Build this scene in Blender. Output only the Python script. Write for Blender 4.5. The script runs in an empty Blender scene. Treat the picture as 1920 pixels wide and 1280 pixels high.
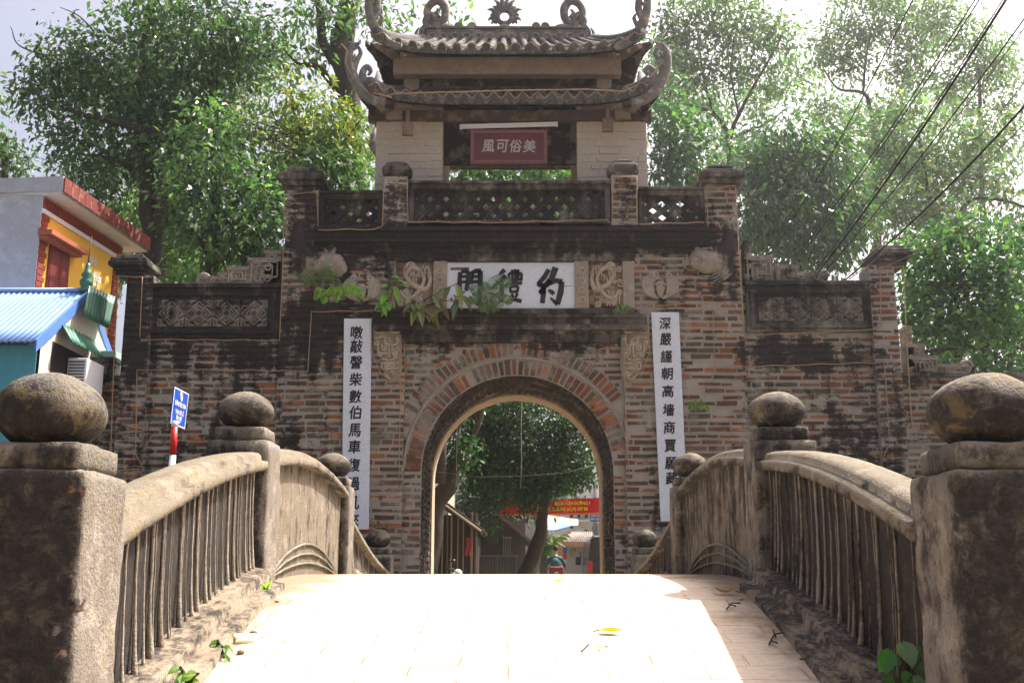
import bpy, math, random
import numpy as np
from mathutils import Vector, Matrix, noise as mnoise

random.seed(11); rng = np.random.default_rng(11)
S = bpy.context.scene
C = S.collection
R = math.radians

# ------------------------------------------------------------------ camera, sky, sun, exposure
F_PX, HORIZON, CAMZ = 2000.0, 1065.0, 1.0          # focal length and eye line in pixels of the 1920 wide photo, eye height
PITCH = math.atan((HORIZON - 640) / F_PX)
CP, SP = math.cos(PITCH), math.sin(PITCH)
cam = bpy.data.cameras.new("camera"); cam.sensor_width = 36; cam.lens = F_PX / 1920 * 36
cam.clip_start = .1; cam.clip_end = 2000
co = bpy.data.objects.new("camera", cam); C.objects.link(co)
co.location = (0, 0, CAMZ); co.rotation_euler = (R(90) + PITCH, 0, 0)
S.camera = co

SUN = Vector((.46, .30, .84)).normalized()         # towards the sun: high, from the right and a little behind the gate
w = bpy.data.worlds.new("World"); S.world = w; w.use_nodes = True
nt = w.node_tree; bg = nt.nodes["Background"]
sky = nt.nodes.new("ShaderNodeTexSky"); sky.sky_type = 'NISHITA'; sky.sun_disc = False
sky.sun_elevation = math.asin(SUN.z); sky.sun_rotation = math.atan2(SUN.x, SUN.y)
sky.air_density = .6; sky.dust_density = 9.0; sky.ozone_density = 1.0
tint = nt.nodes.new("ShaderNodeMix"); tint.data_type = 'RGBA'; tint.blend_type = 'MULTIPLY'; tint.inputs[0].default_value = 1; tint.inputs[7].default_value = (1.08, 1.03, .985, 1)   # milky, dusty air takes the blue out of the sky
nt.links.new(sky.outputs[0], tint.inputs[6]); nt.links.new(tint.outputs[2], bg.inputs[0]); bg.inputs[1].default_value = .14
sl = bpy.data.lights.new("sun", 'SUN'); sl.energy = 4.6; sl.angle = R(.6); sl.color = (1, .95, .88)
so = bpy.data.objects.new("sun", sl); C.objects.link(so); so.rotation_euler = (-SUN).to_track_quat('-Z', 'Y').to_euler()
S.view_settings.view_transform = 'Standard'; S.view_settings.look = 'None'
S.view_settings.exposure = 1.2; S.view_settings.gamma = 1
S.cycles.max_bounces = 6; S.cycles.transparent_max_bounces = 6

# ------------------------------------------------------------------ measuring: a pixel of the photo at depth Y -> a point of the place
def P(px, py, Y):
    u = (px - 960) / F_PX; v = (640 - py) / F_PX
    t = Y / (CP - v * SP)
    return Vector((u * t, Y, (SP + v * CP) * t + CAMZ))
def gx(px, py=600, Y=15.6): return P(px, py, Y).x
def gz(py, Y=15.6): return P(960, py, Y).z
def PV(px, py, pt, d):                              # the same on an upright plane through pt along the ground direction d
    u = (px - 960) / F_PX; v = (640 - py) / F_PX
    r = Vector((u, CP - v * SP, SP + v * CP)); n = Vector((d[1], -d[0], 0))
    o = Vector((0, 0, CAMZ)); t = n.dot(Vector(pt) - o) / n.dot(r)
    return o + r * t
def mpp(py, Y):                                     # metres per pixel
    v = (640 - py) / F_PX
    return Y / (CP - v * SP) / F_PX

# ------------------------------------------------------------------ mesh builder
class MB:
    def __init__(s): s.v = []; s.f = []; s.c = []
    def add(s, vs, fs, col=(1, 1, 1)):
        o = len(s.v); s.v += [tuple(p) for p in vs]
        for f in fs: s.f.append(tuple(i + o for i in f)); s.c.append(col)
        return o
    def hexa(s, p, col=(1, 1, 1), back=True):       # p: 4 front points (ccw seen from the front), 4 back points
        fs = [(0, 1, 2, 3), (0, 4, 5, 1), (1, 5, 6, 2), (2, 6, 7, 3), (3, 7, 4, 0)]
        if back: fs.append((7, 6, 5, 4))
        s.add(p, fs, col)
    def box(s, x0, x1, y0, y1, z0, z1, col=(1, 1, 1), j=0, back=True):
        q = [(x0, y0, z0), (x1, y0, z0), (x1, y0, z1), (x0, y0, z1), (x0, y1, z0), (x1, y1, z0), (x1, y1, z1), (x0, y1, z1)]
        if j: q = [(a + random.uniform(-j, j), b, c + random.uniform(-j, j)) for a, b, c in q]
        s.hexa(q, col, back)
    def prism(s, poly, y0, y1, col=(1, 1, 1)):      # poly: (x, z) outline, front at y0
        n = len(poly)
        a = sum(poly[i][0] * poly[(i + 1) % n][1] - poly[(i + 1) % n][0] * poly[i][1] for i in range(n))
        if a < 0: poly = poly[::-1]
        vs = [(x, y0, z) for x, z in poly] + [(x, y1, z) for x, z in poly]
        s.add(vs, [tuple(range(n)), tuple(range(2 * n - 1, n - 1, -1))] + [(i, i + n, (i + 1) % n + n, (i + 1) % n) for i in range(n)], col)
    def tube(s, pts, r, n=8, col=(1, 1, 1), cap=True, flat=1.0):
        pts = [Vector(p) for p in pts]; m = len(pts)
        if not hasattr(r, '__len__'): r = [r] * m
        nrm = None; vs = []
        for i, p in enumerate(pts):
            t = (pts[min(i + 1, m - 1)] - pts[max(i - 1, 0)])
            t = t.normalized() if t.length > 1e-9 else Vector((0, 0, 1))
            if nrm is None:
                nrm = t.orthogonal().normalized()
                if abs(t.y) < .9: nrm = (Vector((0, 1, 0)) - t * t.y).normalized()
            else:
                nrm = nrm - t * nrm.dot(t)
                nrm = nrm.normalized() if nrm.length > 1e-6 else t.orthogonal().normalized()
            b = t.cross(nrm)
            for k in range(n):
                a = 2 * math.pi * k / n
                vs.append(p + nrm * (math.cos(a) * r[i] * flat) + b * (math.sin(a) * r[i]))
        fs = [(i * n + k, i * n + (k + 1) % n, (i + 1) * n + (k + 1) % n, (i + 1) * n + k) for i in range(m - 1) for k in range(n)]
        if cap: fs += [tuple(range(n))[::-1], tuple(range((m - 1) * n, m * n))]
        s.add(vs, fs, col)
    def lathe(s, prof, c, n=24, col=(1, 1, 1), sq=0):
        vs = []
        for r, z in prof:
            for k in range(n):
                a = 2 * math.pi * (k + .5) / n; x, y = math.cos(a), math.sin(a)
                if sq: q = (1 - sq) + sq / max(abs(x), abs(y)); x *= q; y *= q
                vs.append((c[0] + r * x, c[1] + r * y, c[2] + z))
        m = len(prof)
        fs = [(i * n + k, i * n + (k + 1) % n, (i + 1) * n + (k + 1) % n, (i + 1) * n + k) for i in range(m - 1) for k in range(n)]
        fs += [tuple(range(n))[::-1], tuple(range((m - 1) * n, m * n))]
        s.add(vs, fs, col)
    def ball(s, c, rx, ry, rz, n=20, col=(1, 1, 1)):
        h = n // 2; vs = [(c[0], c[1], c[2] - rz)]
        for i in range(1, h):
            a = math.pi * i / h
            for k in range(n):
                b = 2 * math.pi * k / n
                vs.append((c[0] + rx * math.sin(a) * math.cos(b), c[1] + ry * math.sin(a) * math.sin(b), c[2] - rz * math.cos(a)))
        vs.append((c[0], c[1], c[2] + rz)); e = len(vs) - 1
        fs = [(0, 1 + (k + 1) % n, 1 + k) for k in range(n)]
        for i in range(h - 2):
            fs += [(1 + i * n + k, 1 + i * n + (k + 1) % n, 1 + (i + 1) * n + (k + 1) % n, 1 + (i + 1) * n + k) for k in range(n)]
        fs += [(e, 1 + (h - 2) * n + k, 1 + (h - 2) * n + (k + 1) % n) for k in range(n)]
        s.add(vs, fs, col)
    def rbox(s, x0, x1, y0, y1, z0, z1, step=.05, rad=.02, amp=.006, ns=9., col=(1, 1, 1)):   # worn block: gridded, rounded, uneven
        a = np.array([x0, y0, z0]); b = np.array([x1, y1, z1]); n = [max(2, int(math.ceil((b[i] - a[i]) / step))) for i in range(3)]
        idx = {}; vs = []; fs = []
        def vid(i, j, k):
            key = (i, j, k)
            if key not in idx:
                p = np.array([x0 + (x1 - x0) * i / n[0], y0 + (y1 - y0) * j / n[1], z0 + (z1 - z0) * k / n[2]])
                q = np.clip(p, a + rad, b - rad); d = p - q; L = np.linalg.norm(d)
                if L > 0: p = q + d / L * rad
                nv = mnoise.noise_vector(Vector(p) * ns); nv2 = mnoise.noise_vector(Vector(p) * ns * 3.1)
                p = p + (np.array(nv) + .5 * np.array(nv2)) * amp
                idx[key] = len(vs); vs.append(tuple(p))
            return idx[key]
        for i in range(n[0]):
            for k in range(n[2]):
                fs.append((vid(i, 0, k), vid(i + 1, 0, k), vid(i + 1, 0, k + 1), vid(i, 0, k + 1)))
                fs.append((vid(i, n[1], k + 1), vid(i + 1, n[1], k + 1), vid(i + 1, n[1], k), vid(i, n[1], k)))
        for j in range(n[1]):
            for k in range(n[2]):
                fs.append((vid(0, j + 1, k), vid(0, j, k), vid(0, j, k + 1), vid(0, j + 1, k + 1)))
                fs.append((vid(n[0], j, k), vid(n[0], j + 1, k), vid(n[0], j + 1, k + 1), vid(n[0], j, k + 1)))
        for i in range(n[0]):
            for j in range(n[1]):
                fs.append((vid(i, j + 1, 0), vid(i + 1, j + 1, 0), vid(i + 1, j, 0), vid(i, j, 0)))
                fs.append((vid(i, j, n[2]), vid(i + 1, j, n[2]), vid(i + 1, j + 1, n[2]), vid(i, j + 1, n[2])))
        s.add(vs, fs, col)
    def sweep(s, path, prof, amp=0, ns=8., col=(1, 1, 1), closed=True):    # prof (side, up) swept along a path that runs along y
        m = len(prof); vs = []
        for p in path:
            for a, b in prof:
                q = Vector((p[0] + a, p[1], p[2] + b))
                if amp: q += mnoise.noise_vector(q * ns) * amp + mnoise.noise_vector(q * ns * 3.3) * amp * .5
                vs.append(q)
        L = len(path); K = m if closed else m - 1
        fs = [(i * m + k, (i + 1) * m + k, (i + 1) * m + (k + 1) % m, i * m + (k + 1) % m) for i in range(L - 1) for k in range(K)]
        if closed: fs += [tuple(range(m)), tuple(range((L - 1) * m, L * m))[::-1]]
        s.add(vs, fs, col)
    def grid(s, fn, nu, nv, col=(1, 1, 1)):         # fn(u, v) -> point
        vs = [fn(i / nu, j / nv) for j in range(nv + 1) for i in range(nu + 1)]
        W = nu + 1
        s.add(vs, [(j * W + i, j * W + i + 1, (j + 1) * W + i + 1, (j + 1) * W + i) for j in range(nv) for i in range(nu)], col)
    def bar(s, a, b, wd, th, col=(1, 1, 1)):        # flat bar in the x-z plane from a to b, (x, y, z) points at its front
        a, b = Vector(a), Vector(b); d = (b - a).normalized(); n = Vector((-d.z, 0, d.x)) * wd / 2; t = Vector((0, th, 0))
        s.hexa([a - n, b - n, b + n, a + n, a - n + t, b - n + t, b + n + t, a + n + t], col)
    def noise(s, amp, ns):
        for i, p in enumerate(s.v):
            q = Vector(p); s.v[i] = tuple(q + mnoise.noise_vector(q * ns) * amp)
        return s
    def build(s, name, mat, parent=None, smooth=False, grime=None, bevel=0, seg=2):
        me = bpy.data.meshes.new(name); me.from_pydata(s.v, [], s.f); me.update()
        cols = np.repeat(np.array(s.c, dtype=np.float32).reshape(-1, 3), [len(f) for f in s.f], axis=0)
        at = me.color_attributes.new("Col", 'FLOAT_COLOR', 'CORNER')
        at.data.foreach_set("color", np.hstack([cols, np.ones((len(cols), 1), np.float32)]).ravel())
        if grime is not None:
            xyz = np.array(s.v); nn = np.zeros(len(s.v) * 3); me.vertices.foreach_get("normal", nn)
            ga = me.attributes.new("grime", 'FLOAT', 'POINT')
            g = grime(xyz, nn.reshape(-1, 3)) if callable(grime) else np.full(len(xyz), float(grime))
            ga.data.foreach_set("value", g.astype(np.float32))
        if smooth:
            if smooth is True: me.polygons.foreach_set("use_smooth", [True] * len(me.polygons))
            else: me.shade_smooth() if False else me.polygons.foreach_set("use_smooth", [True] * len(me.polygons))
        o = link(name, me, mat, parent)
        if bevel:
            b = o.modifiers.new("edge", 'BEVEL'); b.width = bevel; b.segments = seg; b.limit_method = 'ANGLE'; b.angle_limit = R(35)
        return o

ORG = {}
def link(name, data, mat, parent=None):
    o = bpy.data.objects.new(name, data); C.objects.link(o)
    if mat is not None:
        for m in (mat if isinstance(mat, (list, tuple)) else [mat]): data.materials.append(m)
    if parent is not None:
        o.parent = parent; o.location = -ORG[parent.name]
    ORG[o.name] = Vector((0, 0, 0))
    return o
def tag(o, label, cat, group=None, kind=None):
    o["label"] = label; o["category"] = cat
    if group: o["group"] = group
    if kind: o["kind"] = kind
    return o
def thing(name, label, cat, loc, group=None):
    o = bpy.data.objects.new(name, None); C.objects.link(o); o.location = loc; o.empty_display_size = .2
    ORG[o.name] = Vector(loc)
    return tag(o, label, cat, group)
def setting(o): o["kind"] = "structure"; return o

# ------------------------------------------------------------------ materials
def newmat(name):
    m = bpy.data.materials.new(name); m.use_nodes = True
    return m, m.node_tree, m.node_tree.nodes["Principled BSDF"]
class NT:
    def __init__(s, t): s.t = t
    def n(s, typ, **kw):
        x = s.t.nodes.new("ShaderNode" + typ)
        for k, v in kw.items(): setattr(x, k, v)
        return x
    def l(s, a, b): s.t.links.new(a, b)
    def put(s, v, sock):
        if hasattr(v, 'is_linked'): s.l(v, sock)
        else: sock.default_value = v
    def math(s, op, a, b=0., clamp=False):
        x = s.n("Math", operation=op, use_clamp=clamp); s.put(a, x.inputs[0]); s.put(b, x.inputs[1]); return x.outputs[0]
    def mix(s, f, a, b, bt='MIX'):
        x = s.n("Mix", data_type='RGBA', blend_type=bt); s.put(f, x.inputs[0])
        for v, k in ((a, 6), (b, 7)):
            if not hasattr(v, 'is_linked') and len(v) == 3: v = (*v, 1)
            s.put(v, x.inputs[k])
        return x.outputs[2]
    def noise(s, co, sc, det=4, rough=.55, scale3=None, dist=0):
        if scale3:
            mp = s.n("Mapping"); s.l(co, mp.inputs[0]); mp.inputs[3].default_value = scale3; co = mp.outputs[0]
        x = s.n("TexNoise"); s.l(co, x.inputs[0]); x.inputs["Scale"].default_value = sc; x.inputs["Detail"].default_value = det
        x.inputs["Roughness"].default_value = rough; x.inputs["Distortion"].default_value = dist
        return x.outputs[0]
    def ramp(s, v, a, b, lo=0., hi=1.):
        x = s.n("MapRange"); x.interpolation_type = 'SMOOTHSTEP'; s.put(v, x.inputs[0])
        for k, q in ((1, a), (2, b), (3, lo), (4, hi)): x.inputs[k].default_value = q
        return x.outputs[0]

def stone(name, base=None, grime=0., dark=(.011, .009, .0085), var=.5, big=1.3, streak=(7, 7, .9), amt=(1.2, .9), pale=None, pale_amt=.0,
          moss=None, moss_amt=.5, bump=.5, fine=38., rough=.88, fade=.93, brk=.6, bsc=(7, 7, 11), over=None, over_amt=0.):
    """weathered masonry: its own colour, paler patches, soot and lichen stains with their own outline, fine grain and relief"""
    m, t, b = newmat(name); N = NT(t); co = N.n("TexCoord").outputs["Object"]
    if base is None: col = N.n("Attribute", attribute_name="Col").outputs["Color"]
    else: col = N.n("RGB").outputs[0]; col.default_value = (*base, 1)
    n1 = N.noise(co, big, 6, .62); n2 = N.noise(co, 1., 5, .6, streak); n3 = N.noise(co, fine, 3, .6); n4 = N.noise(co, big * 4.3, 5, .6)
    v = N.math('ADD', 1 - var / 2 - .12, N.math('MULTIPLY', n4, var)); v = N.math('ADD', v, N.math('MULTIPLY', N.math('SUBTRACT', n3, .5), .55))
    g3 = N.n("CombineColor"); [N.l(v, g3.inputs[k]) for k in range(3)]
    c = N.mix(1., col, g3.outputs[0], 'MULTIPLY')
    if pale: c = N.mix(N.math('MULTIPLY', N.ramp(N.noise(co, big * 2.3, 7, .68), .5, .62), pale_amt), c, pale)
    if moss: c = N.mix(N.math('MULTIPLY', N.ramp(N.noise(co, big * 3.1, 6, .6, None, .4), .52, .66), moss_amt), c, moss)
    ga = N.n("Attribute", attribute_name="grime").outputs["Fac"]
    g = N.math('ADD', ga, grime)
    g = N.math('ADD', g, N.math('MULTIPLY', N.math('SUBTRACT', n1, .5), amt[0])); g = N.math('ADD', g, N.math('MULTIPLY', N.math('SUBTRACT', n2, .5), amt[1]))
    g = N.math('ADD', g, N.math('MULTIPLY', N.math('SUBTRACT', n3, .5), .35))
    n5 = N.noise(co, 1., 7, .68, bsc); g = N.math('ADD', g, N.math('MULTIPLY', N.math('SUBTRACT', n5, .5), brk))
    k = N.ramp(g, .36, .70, 0, fade)
    d2 = N.mix(N.ramp(N.noise(co, fine * .55, 5, .7), .42, .72), dark, tuple(v * 3.2 for v in dark))
    c = N.mix(k, c, d2)
    if over:                                         # lichen growing over the black crust, and small pits
        c = N.mix(N.math('MULTIPLY', N.ramp(N.noise(co, fine * .22, 8, .72, None, .6), .50, .64), over_amt), c, over)
        c = N.mix(N.math('MULTIPLY', N.ramp(N.noise(co, fine * 1.4, 3, .6), .60, .68), .6), c, dark)
    N.l(c, b.inputs["Base Color"]); b.inputs["Roughness"].default_value = rough; b.inputs["Specular IOR Level"].default_value = .25
    h = N.math('ADD', N.math('ADD', N.math('MULTIPLY', n3, .55), N.math('MULTIPLY', n4, .22)), N.math('MULTIPLY', N.noise(co, fine * 2.6, 3, .6), .3))
    bp = N.n("Bump"); bp.inputs["Strength"].default_value = bump; bp.inputs["Distance"].default_value = .02; N.l(h, bp.inputs["Height"]); N.l(bp.outputs[0], b.inputs["Normal"])
    return m
def flat(name, col, rough=.6, var=.25, sc=6., metal=0., spec=.4, bump=0., attr=False, stretch=None, emit=0):
    """paint, wood, metal, plastic: one colour with wear in it"""
    m, t, b = newmat(name); N = NT(t); co = N.n("TexCoord").outputs["Object"]
    if attr: c0 = N.n("Attribute", attribute_name="Col").outputs["Color"]
    else: c0 = N.n("RGB").outputs[0]; c0.default_value = (*col, 1)
    n = N.noise(co, sc, 5, .6, stretch)
    v = N.math('ADD', 1 - var, N.math('MULTIPLY', n, 2 * var)); g3 = N.n("CombineColor"); [N.l(v, g3.inputs[k]) for k in range(3)]
    N.l(N.mix(1., c0, g3.outputs[0], 'MULTIPLY'), b.inputs["Base Color"])
    b.inputs["Roughness"].default_value = rough; b.inputs["Metallic"].default_value = metal; b.inputs["Specular IOR Level"].default_value = spec
    if bump:
        bp = N.n("Bump"); bp.inputs["Strength"].default_value = bump; bp.inputs["Distance"].default_value = .01; N.l(n, bp.inputs["Height"]); N.l(bp.outputs[0], b.inputs["Normal"])
    return m
def leafmat(name, trans=.4, rough=.42):
    m, t, b = newmat(name); N = NT(t)
    c = N.n("Attribute", attribute_name="Col").outputs["Color"]
    N.l(c, b.inputs["Base Color"]); b.inputs["Roughness"].default_value = rough; b.inputs["Specular IOR Level"].default_value = .45
    tr = N.n("BsdfTranslucent"); N.l(N.mix(1., c, (1.5, 1.7, .8), 'MULTIPLY'), tr.inputs[0])
    mx = N.n("MixShader"); mx.inputs[0].default_value = trans; N.l(b.outputs[0], mx.inputs[1]); N.l(tr.outputs[0], mx.inputs[2])
    N.l(mx.outputs[0], t.nodes["Material Output"].inputs[0]); return m

M = {}
M['brick'] = stone("old_brick", None, 0., var=.6, big=1.1, streak=(5, 5, .55), amt=(1.1, 1.3), bump=.9, pale=(.36, .33, .28), pale_amt=.45, brk=1.9, bsc=(4.5, 4.5, 11))
M['plaster'] = stone("blackened_lime_plaster", (.115, .10, .088), .3, pale=(.33, .29, .24), pale_amt=.5, big=1.6, amt=(1.25, 1.0), moss=(.08, .08, .05), moss_amt=.4)
M['stucco'] = stone("carved_stucco", None, .0, var=.5, big=2.2, amt=(1.3, .8), pale=(.5, .43, .34), pale_amt=.4)
M['conc'] = stone("weathered_render", None, .0, var=.5, big=2.4, amt=(1.0, .8), streak=(9, 9, 1.0), pale=(.34, .30, .245), pale_amt=.5, moss=(.14, .115, .05), moss_amt=.4, bump=1., fine=60, brk=1.0, bsc=(9, 9, 6), over=(.13, .105, .065), over_amt=.45)
M['cope'] = stone('coping_render', None, .0, var=.6, big=2.2, amt=(1.0, .6), streak=(6, 2, 6), pale=(.31, .26, .2), pale_amt=.45, moss=(.15, .12, .04), moss_amt=.5, bump=1., fine=60, brk=1.3, bsc=(16, 5, 16), over=(.22, .18, .12), over_amt=.4)
M['ledge'] = stone('crumbling_ledge', None, .0, var=.6, big=2.6, amt=(1.0, .5), streak=(10, 2, 10), pale=(.36, .30, .23), pale_amt=.5, moss=(.13, .11, .05), moss_amt=.4, bump=1., fine=50, brk=1.2, bsc=(22, 7, 22), over=(.24, .19, .13), over_amt=.5)
M['soot'] = stone('sooty_render', None, .0, var=.6, big=2.4, amt=(1.0, .8), streak=(9, 9, 1.0), bump=.8, fine=60, brk=1.0, bsc=(9, 9, 3), over=(.10, .075, .035), over_amt=.25)
M['ball'] = stone("mossy_stone", None, .0, var=.7, big=3.5, amt=(1.0, .2), pale=(.3, .25, .19), pale_amt=.5, moss=(.16, .11, .035), moss_amt=.6, bump=1.0, fine=55, brk=1.0, bsc=(6, 6, 14), over=(.20, .15, .06), over_amt=.45)
M['tile'] = stone("roof_tile", (.105, .102, .10), .18, pale=(.25, .235, .22), pale_amt=.45, big=3., amt=(1.1, .5), bump=.6)
M['wood'] = stone("old_timber", None, .0, var=.6, big=1.5, streak=(2, 9, 9), amt=(1.3, .9), bump=.4, brk=.9, bsc=(2.5, 9, 12), pale=(.36, .29, .23), pale_amt=.35)
M['paintbrick'] = stone("cream_painted_brick", (.50, .45, .38), -.25, var=.25, big=1.5, amt=(.7, .5), bump=.3)
M['dark'] = flat("dark_timber", (.022, .014, .013), .8)
M['cord'] = flat("rope_light_plastic", (.33, .215, .12), .5, .4, 3.)
M['white'] = flat("white_enamel", (.74, .76, .80), .45, .05, 3.)
M['black'] = flat("black_paint", (.014, .014, .017), .6)
M['leaf'] = leafmat("tree_leaves"); M['fern'] = leafmat("fern_leaves", .45, .5)
M['bark'] = stone("bark", (.055, .045, .037), .1, var=.8, big=2.5, streak=(8, 8, 1.2), amt=(.8, 1.), bump=1.)
# ------------------------------------------------------------------ ground, water, bridge deck
def zr(y): return max(0., CAMZ - .05 - .0225 * (y - 8.8) ** 2)
def paver_mat():
    m, t, b = newmat("worn_brick_paving"); N = NT(t); co = N.n("TexCoord").outputs["Object"]
    wv = N.n("TexNoise"); N.l(co, wv.inputs[0]); wv.inputs["Scale"].default_value = 3; wv.inputs["Detail"].default_value = 4
    sc = N.n("VectorMath", operation='SCALE'); N.l(wv.outputs["Color"], sc.inputs[0]); sc.inputs[3].default_value = .05
    ad = N.n("VectorMath", operation='ADD'); N.l(co, ad.inputs[0]); N.l(sc.outputs[0], ad.inputs[1])
    br = N.n("TexBrick"); N.l(ad.outputs[0], br.inputs[0]); br.inputs["Scale"].default_value = 1.0
    br.inputs["Brick Width"].default_value = .42; br.inputs["Row Height"].default_value = .20; br.inputs["Mortar Size"].default_value = .010
    br.inputs["Mortar Smooth"].default_value = .6
    br.inputs["Color1"].default_value = (.54, .455, .365, 1); br.inputs["Color2"].default_value = (.51, .43, .345, 1); br.inputs["Mortar"].default_value = (.51, .43, .345, 1)
    n1 = N.noise(co, 2.2, 6, .65); n2 = N.noise(co, 30, 4, .65)
    br2 = N.ramp(N.noise(co, 9, 4, .7, (.35, 2.2, 1)), .62, .70)
    jb = N.math('MULTIPLY', br.outputs['Fac'], N.ramp(N.noise(co, 2.6, 5, .7, (.6, 1.6, 1)), .47, .60))
    c = N.mix(N.math('MULTIPLY', jb, .6), br.outputs['Color'], (.10, .08, .06))
    c = N.mix(N.math('MULTIPLY', br2, .45), c, (.22, .15, .09))
    c = N.mix(N.math('MULTIPLY', N.ramp(n1, .5, .66), .35), c, (.33, .25, .17))
    # dust gathers along both edges
    sx = N.n("SeparateXYZ"); N.l(co, sx.inputs[0]); ax = N.math('ABSOLUTE', sx.outputs[0])
    e = N.ramp(N.math('ADD', ax, N.math('MULTIPLY', N.math('SUBTRACT', n1, .5), .7)), 1.08, 1.42)
    c = N.mix(N.math('MULTIPLY', e, .85), c, (.19, .135, .085))
    v = N.math('ADD', .75, N.math('MULTIPLY', n2, .5)); g3 = N.n("CombineColor"); [N.l(v, g3.inputs[k]) for k in range(3)]
    N.l(N.mix(1., c, g3.outputs[0], 'MULTIPLY'), b.inputs["Base Color"]); b.inputs["Roughness"].default_value = .9; b.inputs["Specular IOR Level"].default_value = .15
    bp = N.n("Bump"); bp.inputs["Strength"].default_value = .6; bp.inputs["Distance"].default_value = .015
    N.l(N.math('ADD', N.math('MULTIPLY', n2, .4), N.math('SUBTRACT', n1, br.outputs["Fac"])), bp.inputs["Height"]); N.l(bp.outputs[0], b.inputs["Normal"])
    return m
M['pave'] = paver_mat()
M['earth'] = stone("trodden_earth", (.22, .17, .12), -.2, var=.5, big=.6, amt=(.6, .2), pale=(.3, .25, .19), moss=(.06, .09, .03), moss_amt=.6)
b = MB(); b.grid(lambda u, v: (-150 + 300 * u, -60 + 360 * v, -.03), 30, 36); setting(b.build("ground", M['earth']))
m, t, bs = newmat("pond_water"); bs.inputs["Base Color"].default_value = (.03, .04, .025, 1); bs.inputs["Roughness"].default_value = .08
N = NT(t); bp = N.n("Bump"); bp.inputs["Strength"].default_value = .15; N.l(N.noise(N.n("TexCoord").outputs["Object"], 5), bp.inputs["Height"]); N.l(bp.outputs[0], bs.inputs["Normal"]); M['water'] = m
for sx in (-1, 1):
    b = MB(); b.grid(lambda u, v: (sx * (2.05 + 12 * u), 1 + 13.8 * v, 0.), 2, 2); setting(b.build("pond_water", M['water']))
b = MB(); n = 60
ys = [2.2 + 13.2 * i / n for i in range(n + 1)]
for i in range(n):
    for k in range(8):
        xa, xb = -1.9 + 3.8 * k / 8, -1.9 + 3.8 * (k + 1) / 8
        b.add([(xa, ys[i], zr(ys[i]) + .004), (xb, ys[i], zr(ys[i]) + .004), (xb, ys[i + 1], zr(ys[i + 1]) + .004), (xa, ys[i + 1], zr(ys[i + 1]) + .004)], [(0, 1, 2, 3)])
for sx in (-1, 1):
    for i in range(n):
        b.add([(sx * 1.9, ys[i], -.02), (sx * 1.9, ys[i + 1], -.02), (sx * 1.9, ys[i + 1], zr(ys[i + 1]) + .004), (sx * 1.9, ys[i], zr(ys[i]) + .004)], [(0, 1, 2, 3)])
setting(b.build("bridge_deck", M['pave'], smooth=True))
b = MB(); b.add([(-1.9, -20, .006), (1.9, -20, .006), (1.9, 2.3, .006), (-1.9, 2.3, .006)], [(0, 1, 2, 3)]); setting(b.build("approach_road", M['pave']))
b = MB(); b.grid(lambda u, v: (-3.2 + 7.5 * u, 15.2 + 65 * v, .008), 8, 60); setting(b.build("street", M['earth']))

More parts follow.
